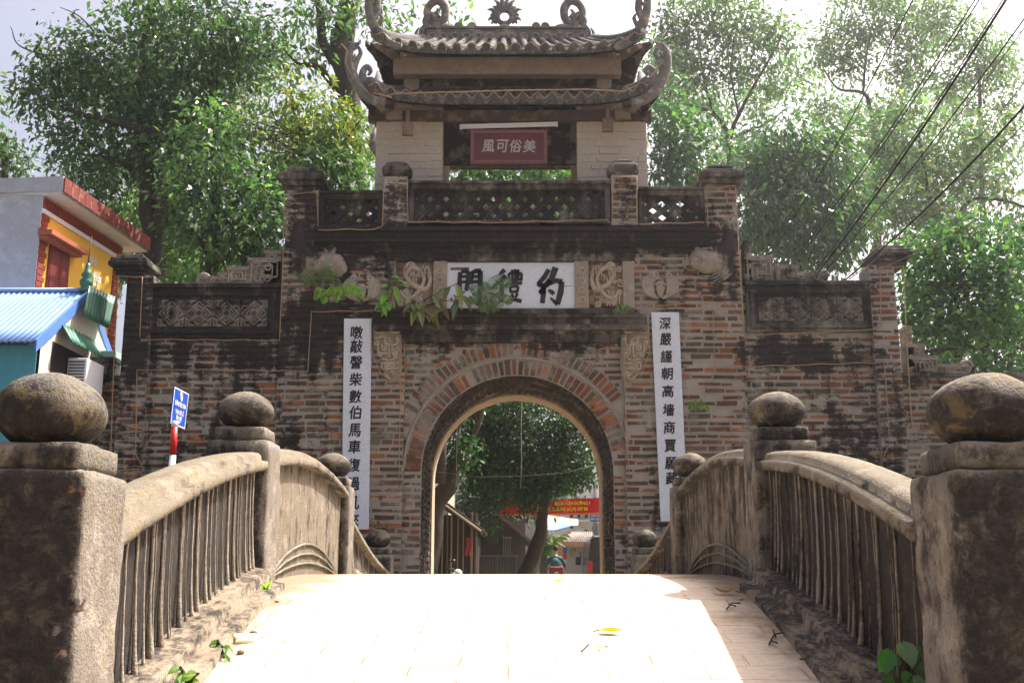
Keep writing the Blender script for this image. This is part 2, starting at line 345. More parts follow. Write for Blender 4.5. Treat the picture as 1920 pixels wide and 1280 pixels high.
# ------------------------------------------------------------------ bridge parapets: posts with stone balls, copings, panels, ledges
PC = [(1.50, 3.45, 1.30, .205), (1.755, 7.0, 1.81, .205), (1.77, 10.6, 1.79, .2), (1.75, 14.25, 1.18, .19)]
BC = (.195, .172, .145); DK = (.155, .138, .115)
def parapet(s):
    side = "left" if s < 0 else "right"
    lab = ("bridge parapet with sunlit face to the road, street sign behind it" if s < 0 else
           "bridge parapet with shaded face to the road, leafy plant at its foot")
    root = thing("bridge_parapet", lab, "bridge parapet", (s * 1.75, 8.8, 0), "stone parapets of the arched bridge")
    # post fronts crusted black; road side bare render, paled for sun, darkened for shade
    lit = s < 0  # sunlit parapet gets paler tones, shaded one darker: light painted into colour
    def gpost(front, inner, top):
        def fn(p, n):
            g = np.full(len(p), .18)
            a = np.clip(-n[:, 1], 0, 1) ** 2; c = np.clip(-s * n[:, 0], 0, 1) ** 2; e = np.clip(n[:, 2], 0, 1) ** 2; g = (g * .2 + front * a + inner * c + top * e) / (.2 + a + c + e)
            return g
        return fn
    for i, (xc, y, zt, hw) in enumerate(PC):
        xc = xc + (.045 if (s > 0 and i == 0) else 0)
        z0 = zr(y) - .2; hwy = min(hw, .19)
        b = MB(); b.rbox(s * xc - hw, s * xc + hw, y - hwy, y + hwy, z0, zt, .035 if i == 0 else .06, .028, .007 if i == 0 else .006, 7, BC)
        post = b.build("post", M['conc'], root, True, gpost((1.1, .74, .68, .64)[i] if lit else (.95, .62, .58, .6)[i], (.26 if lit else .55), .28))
        ch = .165 if i else .17; h = .085
        b = MB(); b.rbox(s * xc - ch, s * xc + ch, y - ch, y + ch, zt - .004, zt + h, .03, .02, .008, 9, DK)
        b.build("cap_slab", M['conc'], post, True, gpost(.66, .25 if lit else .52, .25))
        b = MB(); rx = (.178, .186, .178, .165)[i]; rz = (.125, .13, .128, .125)[i]
        b.ball((0, 0, 0), rx, rx, rz, 40 if i < 2 else 28, DK); b.noise(.012, 5); b.noise(.0025, 24)
        b.v = [(p[0] + s * xc, p[1] + y, p[2] + zt + h + rz - .012) for p in b.v]
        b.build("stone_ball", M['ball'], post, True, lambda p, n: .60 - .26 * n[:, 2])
        if i == 0:
            b = MB()
            rnd = random.Random(3 if lit else 8)
            for k in range(12 if lit else 0):
                zz = 1.25 - k * .085 + rnd.uniform(-.03, .03); wd = rnd.uniform(.02, .075); xi = s * xc - s * hw + s * rnd.uniform(0, .02)
                if rnd.random() < .8:
                    hh_ = rnd.uniform(.008, .024); cb = rnd.choice([(.15, .06, .04), (.11, .06, .045), (.19, .08, .05), (.08, .06, .05), (.2, .15, .11)])
                    b.rbox(min(xi, xi + s * wd), max(xi, xi + s * wd), y - hwy - .002, y - hwy + .08, zz - hh_, zz + hh_, .012, .006, .010, 22, cb)
            if lit: b.build('exposed_bricks', M['brick'], post, True, .5)
    def cx(y):
        for (a, ya, _, _), (c, yc, _, _) in zip(PC, PC[1:]):
            if y <= yc: return a + (c - a) * (y - ya) / (yc - ya)
        return PC[-1][0]
    def ctop(y):
        if y < 7. and s < 0: return zr(y) + .815 + .05 * min(max((y - 3.6) / 3.2, 0), 1)
        if y < 7.: return zr(y) + .862 + .015 * math.sin(math.pi * min(max((y - 3.6) / 3.3, 0), 1))
        if y < 10.7: return zr(y) + .89 + .06 * math.sin(math.pi * min(max((y - 7.16) / 3.27, 0), 1))
        t = (y - 10.8) / 3.3; return CAMZ + .53 * (1 - t) + .0 * t - .06 * math.sin(math.pi * min(max(t, 0), 1))
    prof = [(-.185, -.115), (.075, -.115), (.08, -.095), (.075, -.06), (.045, -.052), (.04, -.022), (.02, -.005), (-.02, 0), (-.09, 0), (-.12, -.005), (-.142, -.022), (-.147, -.052), (-.185, -.06), (-.19, -.095)]
    if s < 0: prof = [(-a, c) for a, c in prof[::-1]]
    for q, (ya, yb) in enumerate(((3.6, 6.84), (7.16, 10.43), (10.77, 14.1))):
        n = 56; yy = [ya + (yb - ya) * i / n for i in range(n + 1)]
        b = MB(); b.sweep([(s * cx(y), y, ctop(y)) for y in yy], prof, .0022, 10, (.19, .16, .118))
        b.build("coping", M['cope'], root, True, (lambda p, n: (.34 if lit else .46) - (.12 if lit else .24) * np.clip(n[:, 2], -1, 1)))  # tops paler; whole coping paled on the sunlit side, darkened on the shaded
        b = MB(); th = .11
        for sg in (-1, 1):
            def fn(u, v):
                y = ya - .02 + (yb - ya + .04) * u; z0 = zr(y) - .15; z1 = ctop(y) - .105
                p = Vector((s * cx(y) + (sg * th if sg != s else sg * .06), y, z0 + (z1 - z0) * v)); return p + mnoise.noise_vector(p * 4) * .006 + mnoise.noise_vector(p * 17) * .0015
            b.grid(fn, 50, 14, (.21, .175, .13) if q != 0 else (.055, .045, .036))
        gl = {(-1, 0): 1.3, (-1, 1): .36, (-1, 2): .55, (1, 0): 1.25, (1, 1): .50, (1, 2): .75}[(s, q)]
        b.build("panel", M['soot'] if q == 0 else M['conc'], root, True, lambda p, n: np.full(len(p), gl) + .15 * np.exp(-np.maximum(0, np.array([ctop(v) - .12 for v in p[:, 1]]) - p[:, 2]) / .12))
        fx = lambda y: s * (cx(y) - th)
        if q == 1:                                   # three curved ridges at the foot of the middle panel
            b = MB()
            for k in range(3):
                path = []
                for i in range(33):
                    t = i / 32; y = 7.28 + 3.0 * t; z = zr(y) + .02 + (.22 - .075 * k) * math.sin(math.pi * t) ** .8
                    path.append((fx(y) - s * .012, y, z))
                b.tube(path, .010, 8, (.22, .21, .155))
            b.noise(.006, 9).build("curved_moulding", M['conc'], root, True, .05 if lit else .2)
        else:
            cnt = 23 if q == 0 else 9
            for k in range(cnt):
                y = ya + .12 + (yb - ya - .22) * (k + random.uniform(-.3, .3)) / (cnt - 1)
                y = min(max(y, ya + .05), yb - .05)
                z1 = ctop(y) - .105; z0 = zr(y) + .12; path = []; rr = []; ph = random.uniform(0, 9); m_ = 14
                big = random.uniform(.003, .011) * (.62 if lit else .55)
                for i in range(m_ + 1):
                    t = i / m_; path.append((fx(y) - s * (.008 + .02 * (1 - t) ** 3), y + .013 * mnoise.noise(Vector((ph, t * 2.2, 0))) + .007 * mnoise.noise(Vector((ph, t * 7, 3))), z0 + (z1 - z0) * t))
                    rr.append(big * (.75 + 1.8 * (1 - t) ** 5 + .5 * t ** 5 + .5 * abs(mnoise.noise(Vector((ph, t * 5, 9))))))
                b = MB(); b.tube(path, [v * 1.25 for v in rr], 7, random.choice([(.44, .39, .32), (.36, .31, .25), (.26, .22, .18)] if lit else [(.36, .31, .25), (.28, .24, .19), (.22, .19, .15)]), True, 1.)  # drip colour paled for the sunlit side, darkened for the shaded one
                if random.random() < .5:
                    b.tube([(p[0], p[1] + .03 + .02 * mnoise.noise(Vector((ph, p[2] * 3, 5))), p[2]) for p in path], [r * .5 for r in rr], 6, (.30, .25, .19))
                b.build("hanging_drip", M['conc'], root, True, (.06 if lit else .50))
        n = 120; yy = [ya + (yb - ya) * i / n for i in range(n + 1)]
        b = MB(); a0 = -s * (th - .02)
        if q == 1: continue
        pr = [(a0, -.12), (a0 - s * .24, -.12), (a0 - s * .23, .045), (a0 - s * .15, .06), (a0 - s * .14, .13), (a0 - s * .02, .15), (a0, .15)]
        if s > 0: pr = pr[::-1]
        pr = pr[::-1]
        b.sweep([(s * cx(y), y, zr(y)) for y in yy], pr, .0028, 14, (.25, .20, .145))
        b.build("ledge", M['ledge'], root, True, lambda p, n: (.34 if lit else .46) - (.16 if lit else .22) * np.clip(n[:, 2], -1, 1))  # ledge tone painted lighter in sun, darker in shade, paler on top
    return root
for s_ in (-1, 1): parapet(s_)
# ------------------------------------------------------------------ the village gate
YG = 15.6
X0, X1 = -3.48, 3.48                                # main bay
AX, AZ, AR = .08, CAMZ + 1.405, 1.40                # arch centre and radius
def rect(px0, py0, px1, py1, Y=YG):
    pm = (py0 + py1) / 2; return gx(px0, pm, Y), gx(px1, pm, Y), gz(py1, Y), gz(py0, Y)
# soot and lichen: blobs measured on the photo (centre, half size, strength)
BL = [(440, 668, 200, 45, .34), (420, 585, 130, 60, .18), (245, 600, 40, 110, .32), (1490, 662, 130, 30, .62), (1500, 560, 150, 60, .35), (560, 420, 45, 90, .35), (960, 450, 430, 32, .34),
      (690, 490, 90, 40, .30), (1360, 440, 60, 80, .28), (650, 590, 120, 40, .32), (1090, 640, 90, 35, .48), (830, 640, 90, 20, .3), (1620, 800, 80, 110, .46), (1500, 800, 60, 60, .22), (1440, 880, 90, 50, .25), (1755, 800, 60, 110, .45),
      (1300, 555, 60, 45, .3), (1245, 470, 60, 28, .15), (590, 640, 60, 60, .32), (780, 605, 60, 18, .2), (960, 375, 220, 40, .3), (650, 395, 60, 40, .3), (1260, 390, 60, 40, .3),
      (1255, 720, 45, 140, .18), (400, 820, 150, 70, .12), (1430, 760, 60, 60, .2), (1090, 515, 60, 60, -.25), (1320, 640, 70, 80, -.32), (1340, 780, 60, 90, -.16),
      (600, 760, 60, 110, -.12), (700, 800, 60, 140, -.18), (960, 720, 230, 80, -.2), (1190, 800, 40, 160, -.2), (770, 540, 60, 50, -.22), (575, 330, 40, 20, .3), (1345, 330, 40, 20, .25), (310, 760, 90, 50, .05)]
BLW = [(gx(a, b_, YG), gz(b_, YG), c_ / 126., d_ / 126., e_) for a, b_, c_, d_, e_ in BL]
def ggrime(base=.2):
    def fn(p, n):
        g = np.full(len(p), base) + .10 * np.clip((-p[:, 0] - .5) / 4, -.3, 1)
        for x, z, rx, rz, k in BLW:
            d = np.sqrt(((p[:, 0] - x) / rx) ** 2 + ((p[:, 2] - z) / rz) ** 2); g = g + k * np.clip(1.45 - d, 0, 1)
        return g
    return fn
MORT = [(.36, .32, .265), (.38, .34, .285), (.31, .275, .23)]
def bcol(x):
    pal = [(.17, .062, .042), (.23, .075, .045), (.15, .06, .045), (.10, .06, .052), (.15, .085, .065), (.085, .062, .055), (.27, .09, .05), (.14, .075, .055)]
    c = random.choice(pal)
    if x < 1 and random.random() < .45: c = random.choice([(.12, .085, .07), (.15, .11, .09), (.095, .068, .058), (.18, .13, .10)])
    if random.random() < .06: c = (.33, .12, .055)
    k = random.uniform(.7, 1.25); return (c[0] * k, c[1] * k * 1.12, c[2] * k * .95)
def bricks(b, x0, x1, z0, z1, Y, course=.098, blen=.30, ok=None, h=.060, prob=.92):
    z = z0 + .015; r = 0
    while z + h < z1 + .02:
        x = x0 - random.uniform(0, blen) ; hh = h + random.uniform(-.012, .012)
        wob = random.uniform(0, 50)
        while x < x1:
            L = blen * random.choice([1, 1, 1, .95, .5, .8, 1.1]) ; a, e = x, x + L
            x = e + random.uniform(.012, .034)
            a = max(a, x0 + .004); e = min(e, x1 - .004)
            if e - a < .05 or random.random() > prob: continue
            zz = z + .008 * mnoise.noise(Vector((a * .7, wob * 0, z))) * 2
            if ok:
                ca = ok(a, zz + hh / 2); ce = ok(e, zz + hh / 2)
                if not ca and not ce: continue
                if not ca or not ce:
                    for _ in range(24):
                        if not ca: a += .012; ca = ok(a, zz + hh / 2)
                        if not ce: e -= .012; ce = ok(e, zz + hh / 2)
                        if ca and ce: break
                    if e - a < .05 or not (ca and ce): continue
            hh_ = hh; hh = hh * random.uniform(.78, 1.1); d = random.uniform(.002, .02)
            j = lambda k=.010: random.uniform(-k, k)
            c = bcol(a); i_ = .006
            f = [(a + i_ + j(), Y - d + j(.003), zz + i_ + j()), (e - i_ + j(), Y - d + j(.003), zz + i_ + j()), (e - i_ + j(), Y - d + j(.003), zz + hh - i_ + j()), (a + i_ + j(), Y - d + j(.003), zz + hh - i_ + j())]
            k_ = [(a, Y + .012, zz), (e, Y + .012, zz), (e, Y + .012, zz + hh), (a, Y + .012, zz + hh)]
            b.hexa(f + k_, c, False); hh = hh_
        z += course + random.uniform(-.004, .004)
def facing(b, x0, x1, z0, z1, Y, step=.1, col=MORT[0]):
    nu = max(1, int((x1 - x0) / step)); nv = max(1, int((z1 - z0) / step))
    b.grid(lambda u, v: (x0 + (x1 - x0) * u, Y + .004 * mnoise.noise(Vector((x0 + (x1 - x0) * u, z0 + (z1 - z0) * v, Y)) * 5), z0 + (z1 - z0) * v), nu, nv, col)

gate = thing("village_gate", "old brick village gate with a round arch and carved stucco ornament, black with age", "village gate", (0, YG, 0))
ZT = gz(472)                                        # top of the bare brickwork
CXL, CXR, CZT = gx(757, 800), gx(1172, 800), gz(640)
b = MB()
for xa, xb, za, zb in ((X0, CXL, 0, ZT), (CXR, X1, 0, ZT), (CXL, CXR, CZT, ZT)):
    facing(b, xa, xb, za, zb, YG); bricks(b, xa, xb, za, zb, YG)
for xa, xb in ((X0, AX - AR - .02), (AX + AR + .02, X1)): b.box(xa, xb, YG + .075, 17.85, 0, ZT + .02, MORT[2])
b.box(X0, CXL - .004, YG + .01, YG + .09, 0, ZT + .015, MORT[2]); b.box(CXR + .004, X1, YG + .01, YG + .09, 0, ZT + .015, MORT[2]); b.box(CXL, CXR, YG + .01, YG + .09, CZT, ZT + .01, MORT[2])
na = 40
arc = [(AX + AR * math.cos(math.pi * k / na), AZ + AR * math.sin(math.pi * k / na)) for k in range(na + 1)]
b.prism([(AX - AR - .02, AZ - .0), (AX - AR - .02, ZT + .02), (AX + AR + .02, ZT + .02), (AX + AR + .02, AZ)] + arc, YG + .075, 17.85, (.05, .036, .03))
def cface(u, v):                                    # face round the arch, from the opening's edge to the edge of the recessed bay
    t = u * (AZ * 2 + math.pi * AR)
    if t < AZ: p = (AX + AR, t)
    elif t < AZ + math.pi * AR: a = (t - AZ) / AR; p = (AX + AR * math.cos(a), AZ + AR * math.sin(a))
    else: p = (AX - AR, AZ * 2 + math.pi * AR - t)
    if t < AZ or t > AZ + math.pi * AR: q = (CXR if t < AZ else CXL, p[1])
    else:
        dx, dz = math.cos(a), max(math.sin(a), 1e-6); kx = ((CXR - AX) if dx > 0 else (AX - CXL)) / max(abs(dx), 1e-6); kz = (CZT - AZ) / dz
        k = min(kx, kz); q = (AX + dx * k, AZ + dz * k)
    return (p[0] + (q[0] - p[0]) * v, YG + .06, p[1] + (q[1] - p[1]) * v)
b.grid(lambda u, v: cface(1 - u, v), 90, 6, MORT[0])
R1 = AR + .27; R2 = AR + .52
def okc(x, z):
    d = math.hypot(x - AX, max(z - AZ, 0)); ang = math.degrees(math.atan2(max(z - AZ, 0), abs(x - AX)))
    if abs(x - AX) < AR + .005 and z < AZ: return False
    if z < AZ: return True
    return d > (R2 if ang > 24 else (R1 if ang > 8 else AR + .01))
bricks(b, CXL, CXR, 0, CZT, YG + .06, ok=okc)
def vous(b, r0, r1, a0, a1, Y, pitch=.094):
    n = int((a1 - a0) * (r0 + r1) / 2 / pitch)
    for k in range(n):
        a = a0 + (a1 - a0) * (k + .5) / n; wd = .033 + random.uniform(-.008, .004); ra = r0 + random.uniform(.01, .03); rb = r1 - random.uniform(.0, .03)
        if random.random() < .05: continue
        T = Vector((-math.sin(a), 0, math.cos(a))); D = Vector((math.cos(a), 0, math.sin(a))); o = Vector((AX, 0, AZ)); tw = random.uniform(-.006, .006)
        if abs(AX + rb * math.cos(a) - (CXL + CXR) / 2) > (CXR - CXL) / 2 or AZ + rb * math.sin(a) > CZT: continue
        y0 = Vector((0, Y - random.uniform(.004, .02), 0)); y1 = Vector((0, Y + .015, 0))
        q = [o + D * ra - T * wd, o + D * ra + T * wd, o + D * rb + T * (wd + .004 + tw), o + D * rb - T * (wd + .004 - tw)]
        q = q[::-1] if True else q
        b.hexa([p + y0 for p in q] + [p + y1 for p in q], bcol(3), False)
b.build("brick_wall", M['brick'], gate, grime=ggrime(.33))
b = MB(); vous(b, AR, R1 - .03, 0, math.pi, YG + .055)
vous(b, R1 + .03, R2, .35, math.pi - .35, YG + .055)
ring = b.build("arch_ring", M['brick'], gate, grime=ggrime(.18))
b = MB(); b.tube([(AX + R1 * math.cos(a), YG + .045, AZ + R1 * math.sin(a)) for a in [math.pi * k / 60 for k in range(61)]], .02, 6, (.36, .31, .26))
b.noise(.004, 8).build("arch_moulding", M['stucco'], gate, True, grime=ggrime(.12))
b = MB()                                            # darkened vault bricks; rear plaster lining paled to paint sun and bounce light
for row in range(6):
    y0 = YG + .09 + row * .27
    for k in range(int((math.pi * AR + 2 * AZ) / .1)):
        t = k * .1 + .05 + (row % 2) * .02
        if t < AZ: p = Vector((AX + AR, 0, t)); D = Vector((-1, 0, 0)); T = Vector((0, 0, 1))
        elif t < AZ + math.pi * AR: a = (t - AZ) / AR; p = Vector((AX + AR * math.cos(a), 0, AZ + AR * math.sin(a))); D = Vector((-math.cos(a), 0, -math.sin(a))); T = Vector((-math.sin(a), 0, math.cos(a)))
        else: p = Vector((AX - AR, 0, 2 * AZ + math.pi * AR - t)); D = Vector((1, 0, 0)); T = Vector((0, 0, -1))
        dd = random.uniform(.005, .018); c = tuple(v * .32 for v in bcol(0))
        q = [p - T * .034 + D * dd, p + T * .034 + D * dd]
        f = []
        for yy in (y0, y0 + .25): f += [q[0] + Vector((0, yy, 0)), q[1] + Vector((0, yy, 0))]
        g_ = [v - D * (dd + .01) for v in f]
        b.hexa([f[0], f[2], f[3], f[1], g_[0], g_[2], g_[3], g_[1]], c, False)
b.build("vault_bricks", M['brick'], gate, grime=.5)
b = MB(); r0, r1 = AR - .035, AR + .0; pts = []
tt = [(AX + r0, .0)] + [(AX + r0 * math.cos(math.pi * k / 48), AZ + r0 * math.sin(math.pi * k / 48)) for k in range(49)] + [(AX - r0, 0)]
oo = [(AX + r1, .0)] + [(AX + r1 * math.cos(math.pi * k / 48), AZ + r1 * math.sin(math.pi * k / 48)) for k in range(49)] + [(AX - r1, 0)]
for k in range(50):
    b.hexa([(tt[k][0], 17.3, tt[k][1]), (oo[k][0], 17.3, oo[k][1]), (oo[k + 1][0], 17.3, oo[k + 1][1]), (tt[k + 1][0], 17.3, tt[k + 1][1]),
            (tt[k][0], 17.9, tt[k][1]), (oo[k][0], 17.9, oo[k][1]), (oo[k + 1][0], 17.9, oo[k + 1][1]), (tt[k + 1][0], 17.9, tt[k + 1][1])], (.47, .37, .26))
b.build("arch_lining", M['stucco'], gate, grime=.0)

PL = (.16, .14, .12)
def mould(name, px0, px1, rows, mat='plaster', gb=.1, back=.3, ends=True, bev=.008):
    b = MB()
    for py0, py1, p in rows:
        Y = YG - p; xa, xb, za, zb = rect(px0, py0, px1, py1, Y); e = p if ends else 0
        b.box(xa - e * .0, xb + e * .0, Y, YG + back, za, zb)
    o = b.build(name, M[mat], gate, grime=ggrime(gb), bevel=bev); return o
mould("cornice", 588, 1332, [(424, 432, .20), (432, 446, .15), (446, 453, .18), (453, 463, .11), (463, 474, .06)], back=2.25)
mould("door_ledge", 700, 1214, [(588, 595, .16), (595, 607, .12), (607, 618, .16)])
mould("door_ledge", 750, 1172, [(618, 626, .08), (626, 641, .04)])
# frieze: framed name panel between two carved panels
mould("frieze_frame", 727, 1190, [(474, 489, .07)]); mould("frieze_frame", 727, 1190, [(578, 588, .09)])
for px0, px1 in ((727, 742), (812, 838), (1078, 1104), (1168, 1190)):
    o = mould("frieze_pilaster", px0, px1, [(489, 578, .06)], 'stucco', .28)
    for q in o.data.color_attributes["Col"].data: q.color = (.33, .28, .22, 1)
    if px0 in (812, 1078):
        b = MB()
        for k in range(4):
            c_ = P((px0 + px1) / 2, 508 + k * 18, YG - .07); rr = .045
            b.tube([(c_.x + rr * math.cos(a), c_.y, c_.z + rr * math.sin(a)) for a in [2 * math.pi * i / 14 for i in range(15)]], .012, 6, (.45, .38, .3))
        b.build("ring_ornament", M['stucco'], gate, True, grime=ggrime(.1))
def spiral(b, px, py, r, turns=1.6, a0=0, dirn=1, th=.014, p=.08, col=(.42, .35, .27), Y=YG):
    c = P(px, py, Y - p); n = int(14 * turns); pts = []
    for i in range(n + 1):
        t = i / n; a = a0 + dirn * 2 * math.pi * turns * t; rr = r * (1 - .85 * t); pts.append((c.x + rr * math.cos(a), c.y - .012 * t, c.z + rr * math.sin(a)))
    b.tube(pts, [th * (1.1 - .3 * i / n) for i in range(n + 1)], 6, col)
def curve(b, pp, th, p=.08, col=(.42, .35, .27), n=5, Y=YG, sides=6, fl=1.):   # smooth tube through pixel points; th may taper
    q = [P(a, c, Y - p) for a, c in pp]; out = []
    for i in range(len(q) - 1):
        p0 = q[max(i - 1, 0)]; p1 = q[i]; p2 = q[i + 1]; p3 = q[min(i + 2, len(q) - 1)]
        for k in range(n):
            t = k / n; out.append(.5 * ((2 * p1) + (p2 - p0) * t + (2 * p0 - 5 * p1 + 4 * p2 - p3) * t * t + (3 * p1 - p0 - 3 * p2 + p3) * t ** 3))
    out.append(q[-1]); m_ = len(out)
    if not hasattr(th, '__len__'): r = [th] * m_
    else: r = [float(np.interp(i / (m_ - 1), np.linspace(0, 1, len(th)), th)) for i in range(m_)]
    b.tube(out, r, sides, col, True, fl)
def swirl_panel(name, px0, py0, px1, py1, seed, p0=.005):
    xa, xb, za, zb = rect(px0, py0, px1, py1, YG - p0); b = MB(); rnd = random.Random(seed)
    b.box(xa, xb, YG - p0, YG + .05, za, zb, (.34, .27, .2))
    W, H = px1 - px0, py1 - py0; cx_, cy_ = (px0 + px1) / 2, (py0 + py1) / 2
    f = 1 if seed % 2 else -1
    T = (.44, .36, .28)
    curve(b, [(cx_ + f * x * W, cy_ + y * H) for x, y in ((-.35, -.4), (-.42, -.1), (-.3, .1), (0, .02), (.22, -.2), (.05, -.36), (-.2, -.25), (-.25, -.05), (-.05, .2), (.2, .3), (.38, .15))], [.015, .032, .04, .042, .036, .04, .036, .03, .034, .028, .012], .05, T, 6)
    for k in range(9): curve(b, [(cx_ + f * (-.42 + .08 * k) * W, cy_ - (.30 + .1 * math.sin(k)) * H), (cx_ + f * (-.36 + .08 * k) * W, cy_ - (.22 + .1 * math.sin(k)) * H), (cx_ + f * (-.38 + .08 * k) * W, cy_ - (.13 + .1 * math.sin(k)) * H)], .011, .085, (.40, .33, .25))
    for k in range(15): spiral(b, cx_ + f * rnd.uniform(-.42, .42) * W, cy_ + rnd.uniform(-.42, .44) * H, rnd.uniform(.035, .075), 1.5, rnd.uniform(0, 6), rnd.choice((-1, 1)), .016, .03, T)
    spiral(b, cx_ + f * .12 * W, cy_ - .38 * H, .07, 1.4, 0, 1, .022, .03, (.5, .42, .34))
    for k in range(5): curve(b, [(cx_ + f * (.05 + .08 * k) * W, cy_ + .12 * H), (cx_ + f * (.12 + .07 * k) * W, cy_ + .28 * H), (cx_ + f * (.02 + .09 * k) * W, cy_ + .46 * H)], .012, .04, T)
    return b.build(name, M['stucco'], gate, True, grime=ggrime(.02))
swirl_panel("carved_panel", 742, 489, 812, 578, 2); swirl_panel("carved_panel", 1104, 489, 1168, 578, 3)
# name panel with brush characters
xa, xb, za, zb = rect(838, 492, 1078, 578, YG - .02); b = MB(); b.box(xa, xb, YG - .02, YG + .06, za, zb, (.62, .63, .64))
M['board'] = stone("white_limewashed_board", (.68, .72, .79), -.5, var=.16, big=2, amt=(.4, .3), brk=.3, bump=.1, dark=(.2, .17, .13))
name_panel = b.build("name_panel", M['board'], gate, bevel=.006)
def brush(b, strokes, Y, ox=720, oy=470, sc=4.):
    strokes = [[(x, y, h * 1.22) for x, y, h in st] for st in strokes]    # strokes: lists of (x, y, half width) in the enlarged photo
    for st in strokes:
        L, Rr = [], []
        for i, (x, y, h) in enumerate(st):
            a = st[max(i - 1, 0)]; c_ = st[min(i + 1, len(st) - 1)]; dx, dy = c_[0] - a[0], c_[1] - a[1]; l = math.hypot(dx, dy) or 1
            L.append((x - dy / l * h, y + dx / l * h)); Rr.append((x + dy / l * h, y - dx / l * h))
        for i in range(len(st) - 1):
            q = [P(ox + x / sc, oy + y / sc, Y) for x, y in (L[i], L[i + 1], Rr[i + 1], Rr[i])]
            d = Vector((0, .012, 0)); b.hexa(q + [v + d for v in q], (1, 1, 1))
b = MB()
brush(b, [[(1235, 140, 14), (1205, 195, 15), (1155, 250, 12)], [(1150, 250, 12), (1195, 262, 16), (1225, 250, 8)], [(1240, 215, 13), (1205, 270, 14), (1165, 315, 10)], [(1165, 312, 12), (1215, 305, 12)], [(1200, 260, 14), (1195, 330, 15), (1188, 392, 15)],
          [(1288, 125, 20), (1262, 195, 18), (1222, 268, 9)], [(1240, 250, 10), (1290, 222, 14), (1335, 235, 18)], [(1335, 232, 16), (1325, 310, 19), (1300, 400, 17)], [(1302, 402, 12), (1275, 378, 10), (1248, 352, 5)], [(1232, 292, 6), (1255, 305, 13), (1275, 325, 11)]], YG - .034)
brush(b, [[(905, 142, 14), (885, 160, 12), (862, 180, 6)], [(912, 185, 14), (870, 225, 14), (812, 275, 7)], [(880, 225, 13), (884, 310, 14), (880, 385, 13)], [(905, 250, 6), (920, 275, 11)],
          [(935, 172, 9), (985, 165, 9), (1035, 172, 8)], [(962, 142, 9), (964, 210, 8)], [(985, 138, 9), (987, 210, 8)], [(1006, 140, 9), (1006, 210, 8)], [(935, 172, 8), (938, 222, 8)], [(1033, 172, 8), (1030, 222, 9)], [(935, 218, 8), (1032, 216, 8)],
          [(918, 250, 8), (975, 240, 11), (1036, 243, 9)], [(945, 268, 8), (950, 312, 8)], [(948, 270, 7), (1008, 266, 8)], [(1006, 268, 9), (1000, 310, 8)], [(950, 308, 7), (1002, 305, 8)], [(958, 322, 8), (970, 352, 8)], [(1002, 318, 9), (985, 352, 7)], [(928, 378, 8), (980, 366, 10), (1032, 378, 12)]], YG - .034)
brush(b, [[(578, 158, 10), (612, 150, 14), (636, 162, 12)], [(634, 155, 12), (630, 230, 14), (615, 300, 12)], [(572, 160, 14), (566, 240, 13), (570, 310, 14)], [(570, 195, 8), (625, 190, 9)], [(568, 235, 8), (622, 232, 9)],
          [(655, 165, 10), (690, 150, 14), (728, 150, 14)], [(662, 160, 12), (655, 250, 10)], [(660, 195, 8), (720, 190, 9)], [(658, 235, 8), (718, 232, 9)], [(722, 150, 16), (722, 280, 16), (710, 402, 15)], [(712, 402, 13), (680, 380, 11), (645, 345, 6)], [(560, 300, 12), (545, 275, 8)]], YG - .034)
b.build("brush_characters", M['black'], name_panel)

# corbels of key fret and scrolls either side of the arch
def corbel(sgn):
    b = MB(); f = (lambda x: x) if sgn < 0 else (lambda x: 1912 - x + 5)
    out = [(700, 590), (722, 588), (728, 610), (752, 625), (754, 690), (748, 705), (738, 716), (722, 700), (712, 682), (712, 665), (699, 650)]
    b.prism([(lambda v: (v.x, v.z))(P(f(x), y, YG - .05)) for x, y in out], YG - .05, YG + .03, (.36, .3, .23))
    for pl in ([(704, 600), (718, 600), (718, 608)], [(704, 600), (704, 622), (716, 622), (720, 612)], [(702, 634), (722, 632), (722, 640)], [(710, 640), (710, 660), (726, 662)], [(716, 644), (716, 656), (724, 656)],
               [(722, 630), (722, 645), (744, 645), (744, 628)], [(730, 646), (730, 668)], [(736, 646), (736, 662), (746, 662)], [(716, 672), (730, 676), (746, 668)], [(714, 680), (748, 680)], [(716, 692), (748, 690)], [(716, 680), (716, 692)], [(720, 700), (735, 712), (742, 698)], [(724, 610), (734, 622), (750, 622)]):
        curve(b, [(f(x), y) for x, y in pl], .016, .065, (.46, .39, .3), 3)
    for x, y, r in ((712, 612, .05), (728, 638, .06), (719, 652, .05), (743, 655, .05), (706, 643, .04), (712, 665, .04), (742, 665, .035), (735, 686, .055), (724, 685, .035), (738, 700, .04), (745, 636, .03)):
        spiral(b, f(x), y, r, 1.4, random.uniform(0, 6), sgn, .016, .06, (.46, .39, .3))
    b.build("carved_corbel", M['stucco'], gate, True, grime=ggrime(-.02))
corbel(-1); corbel(1)
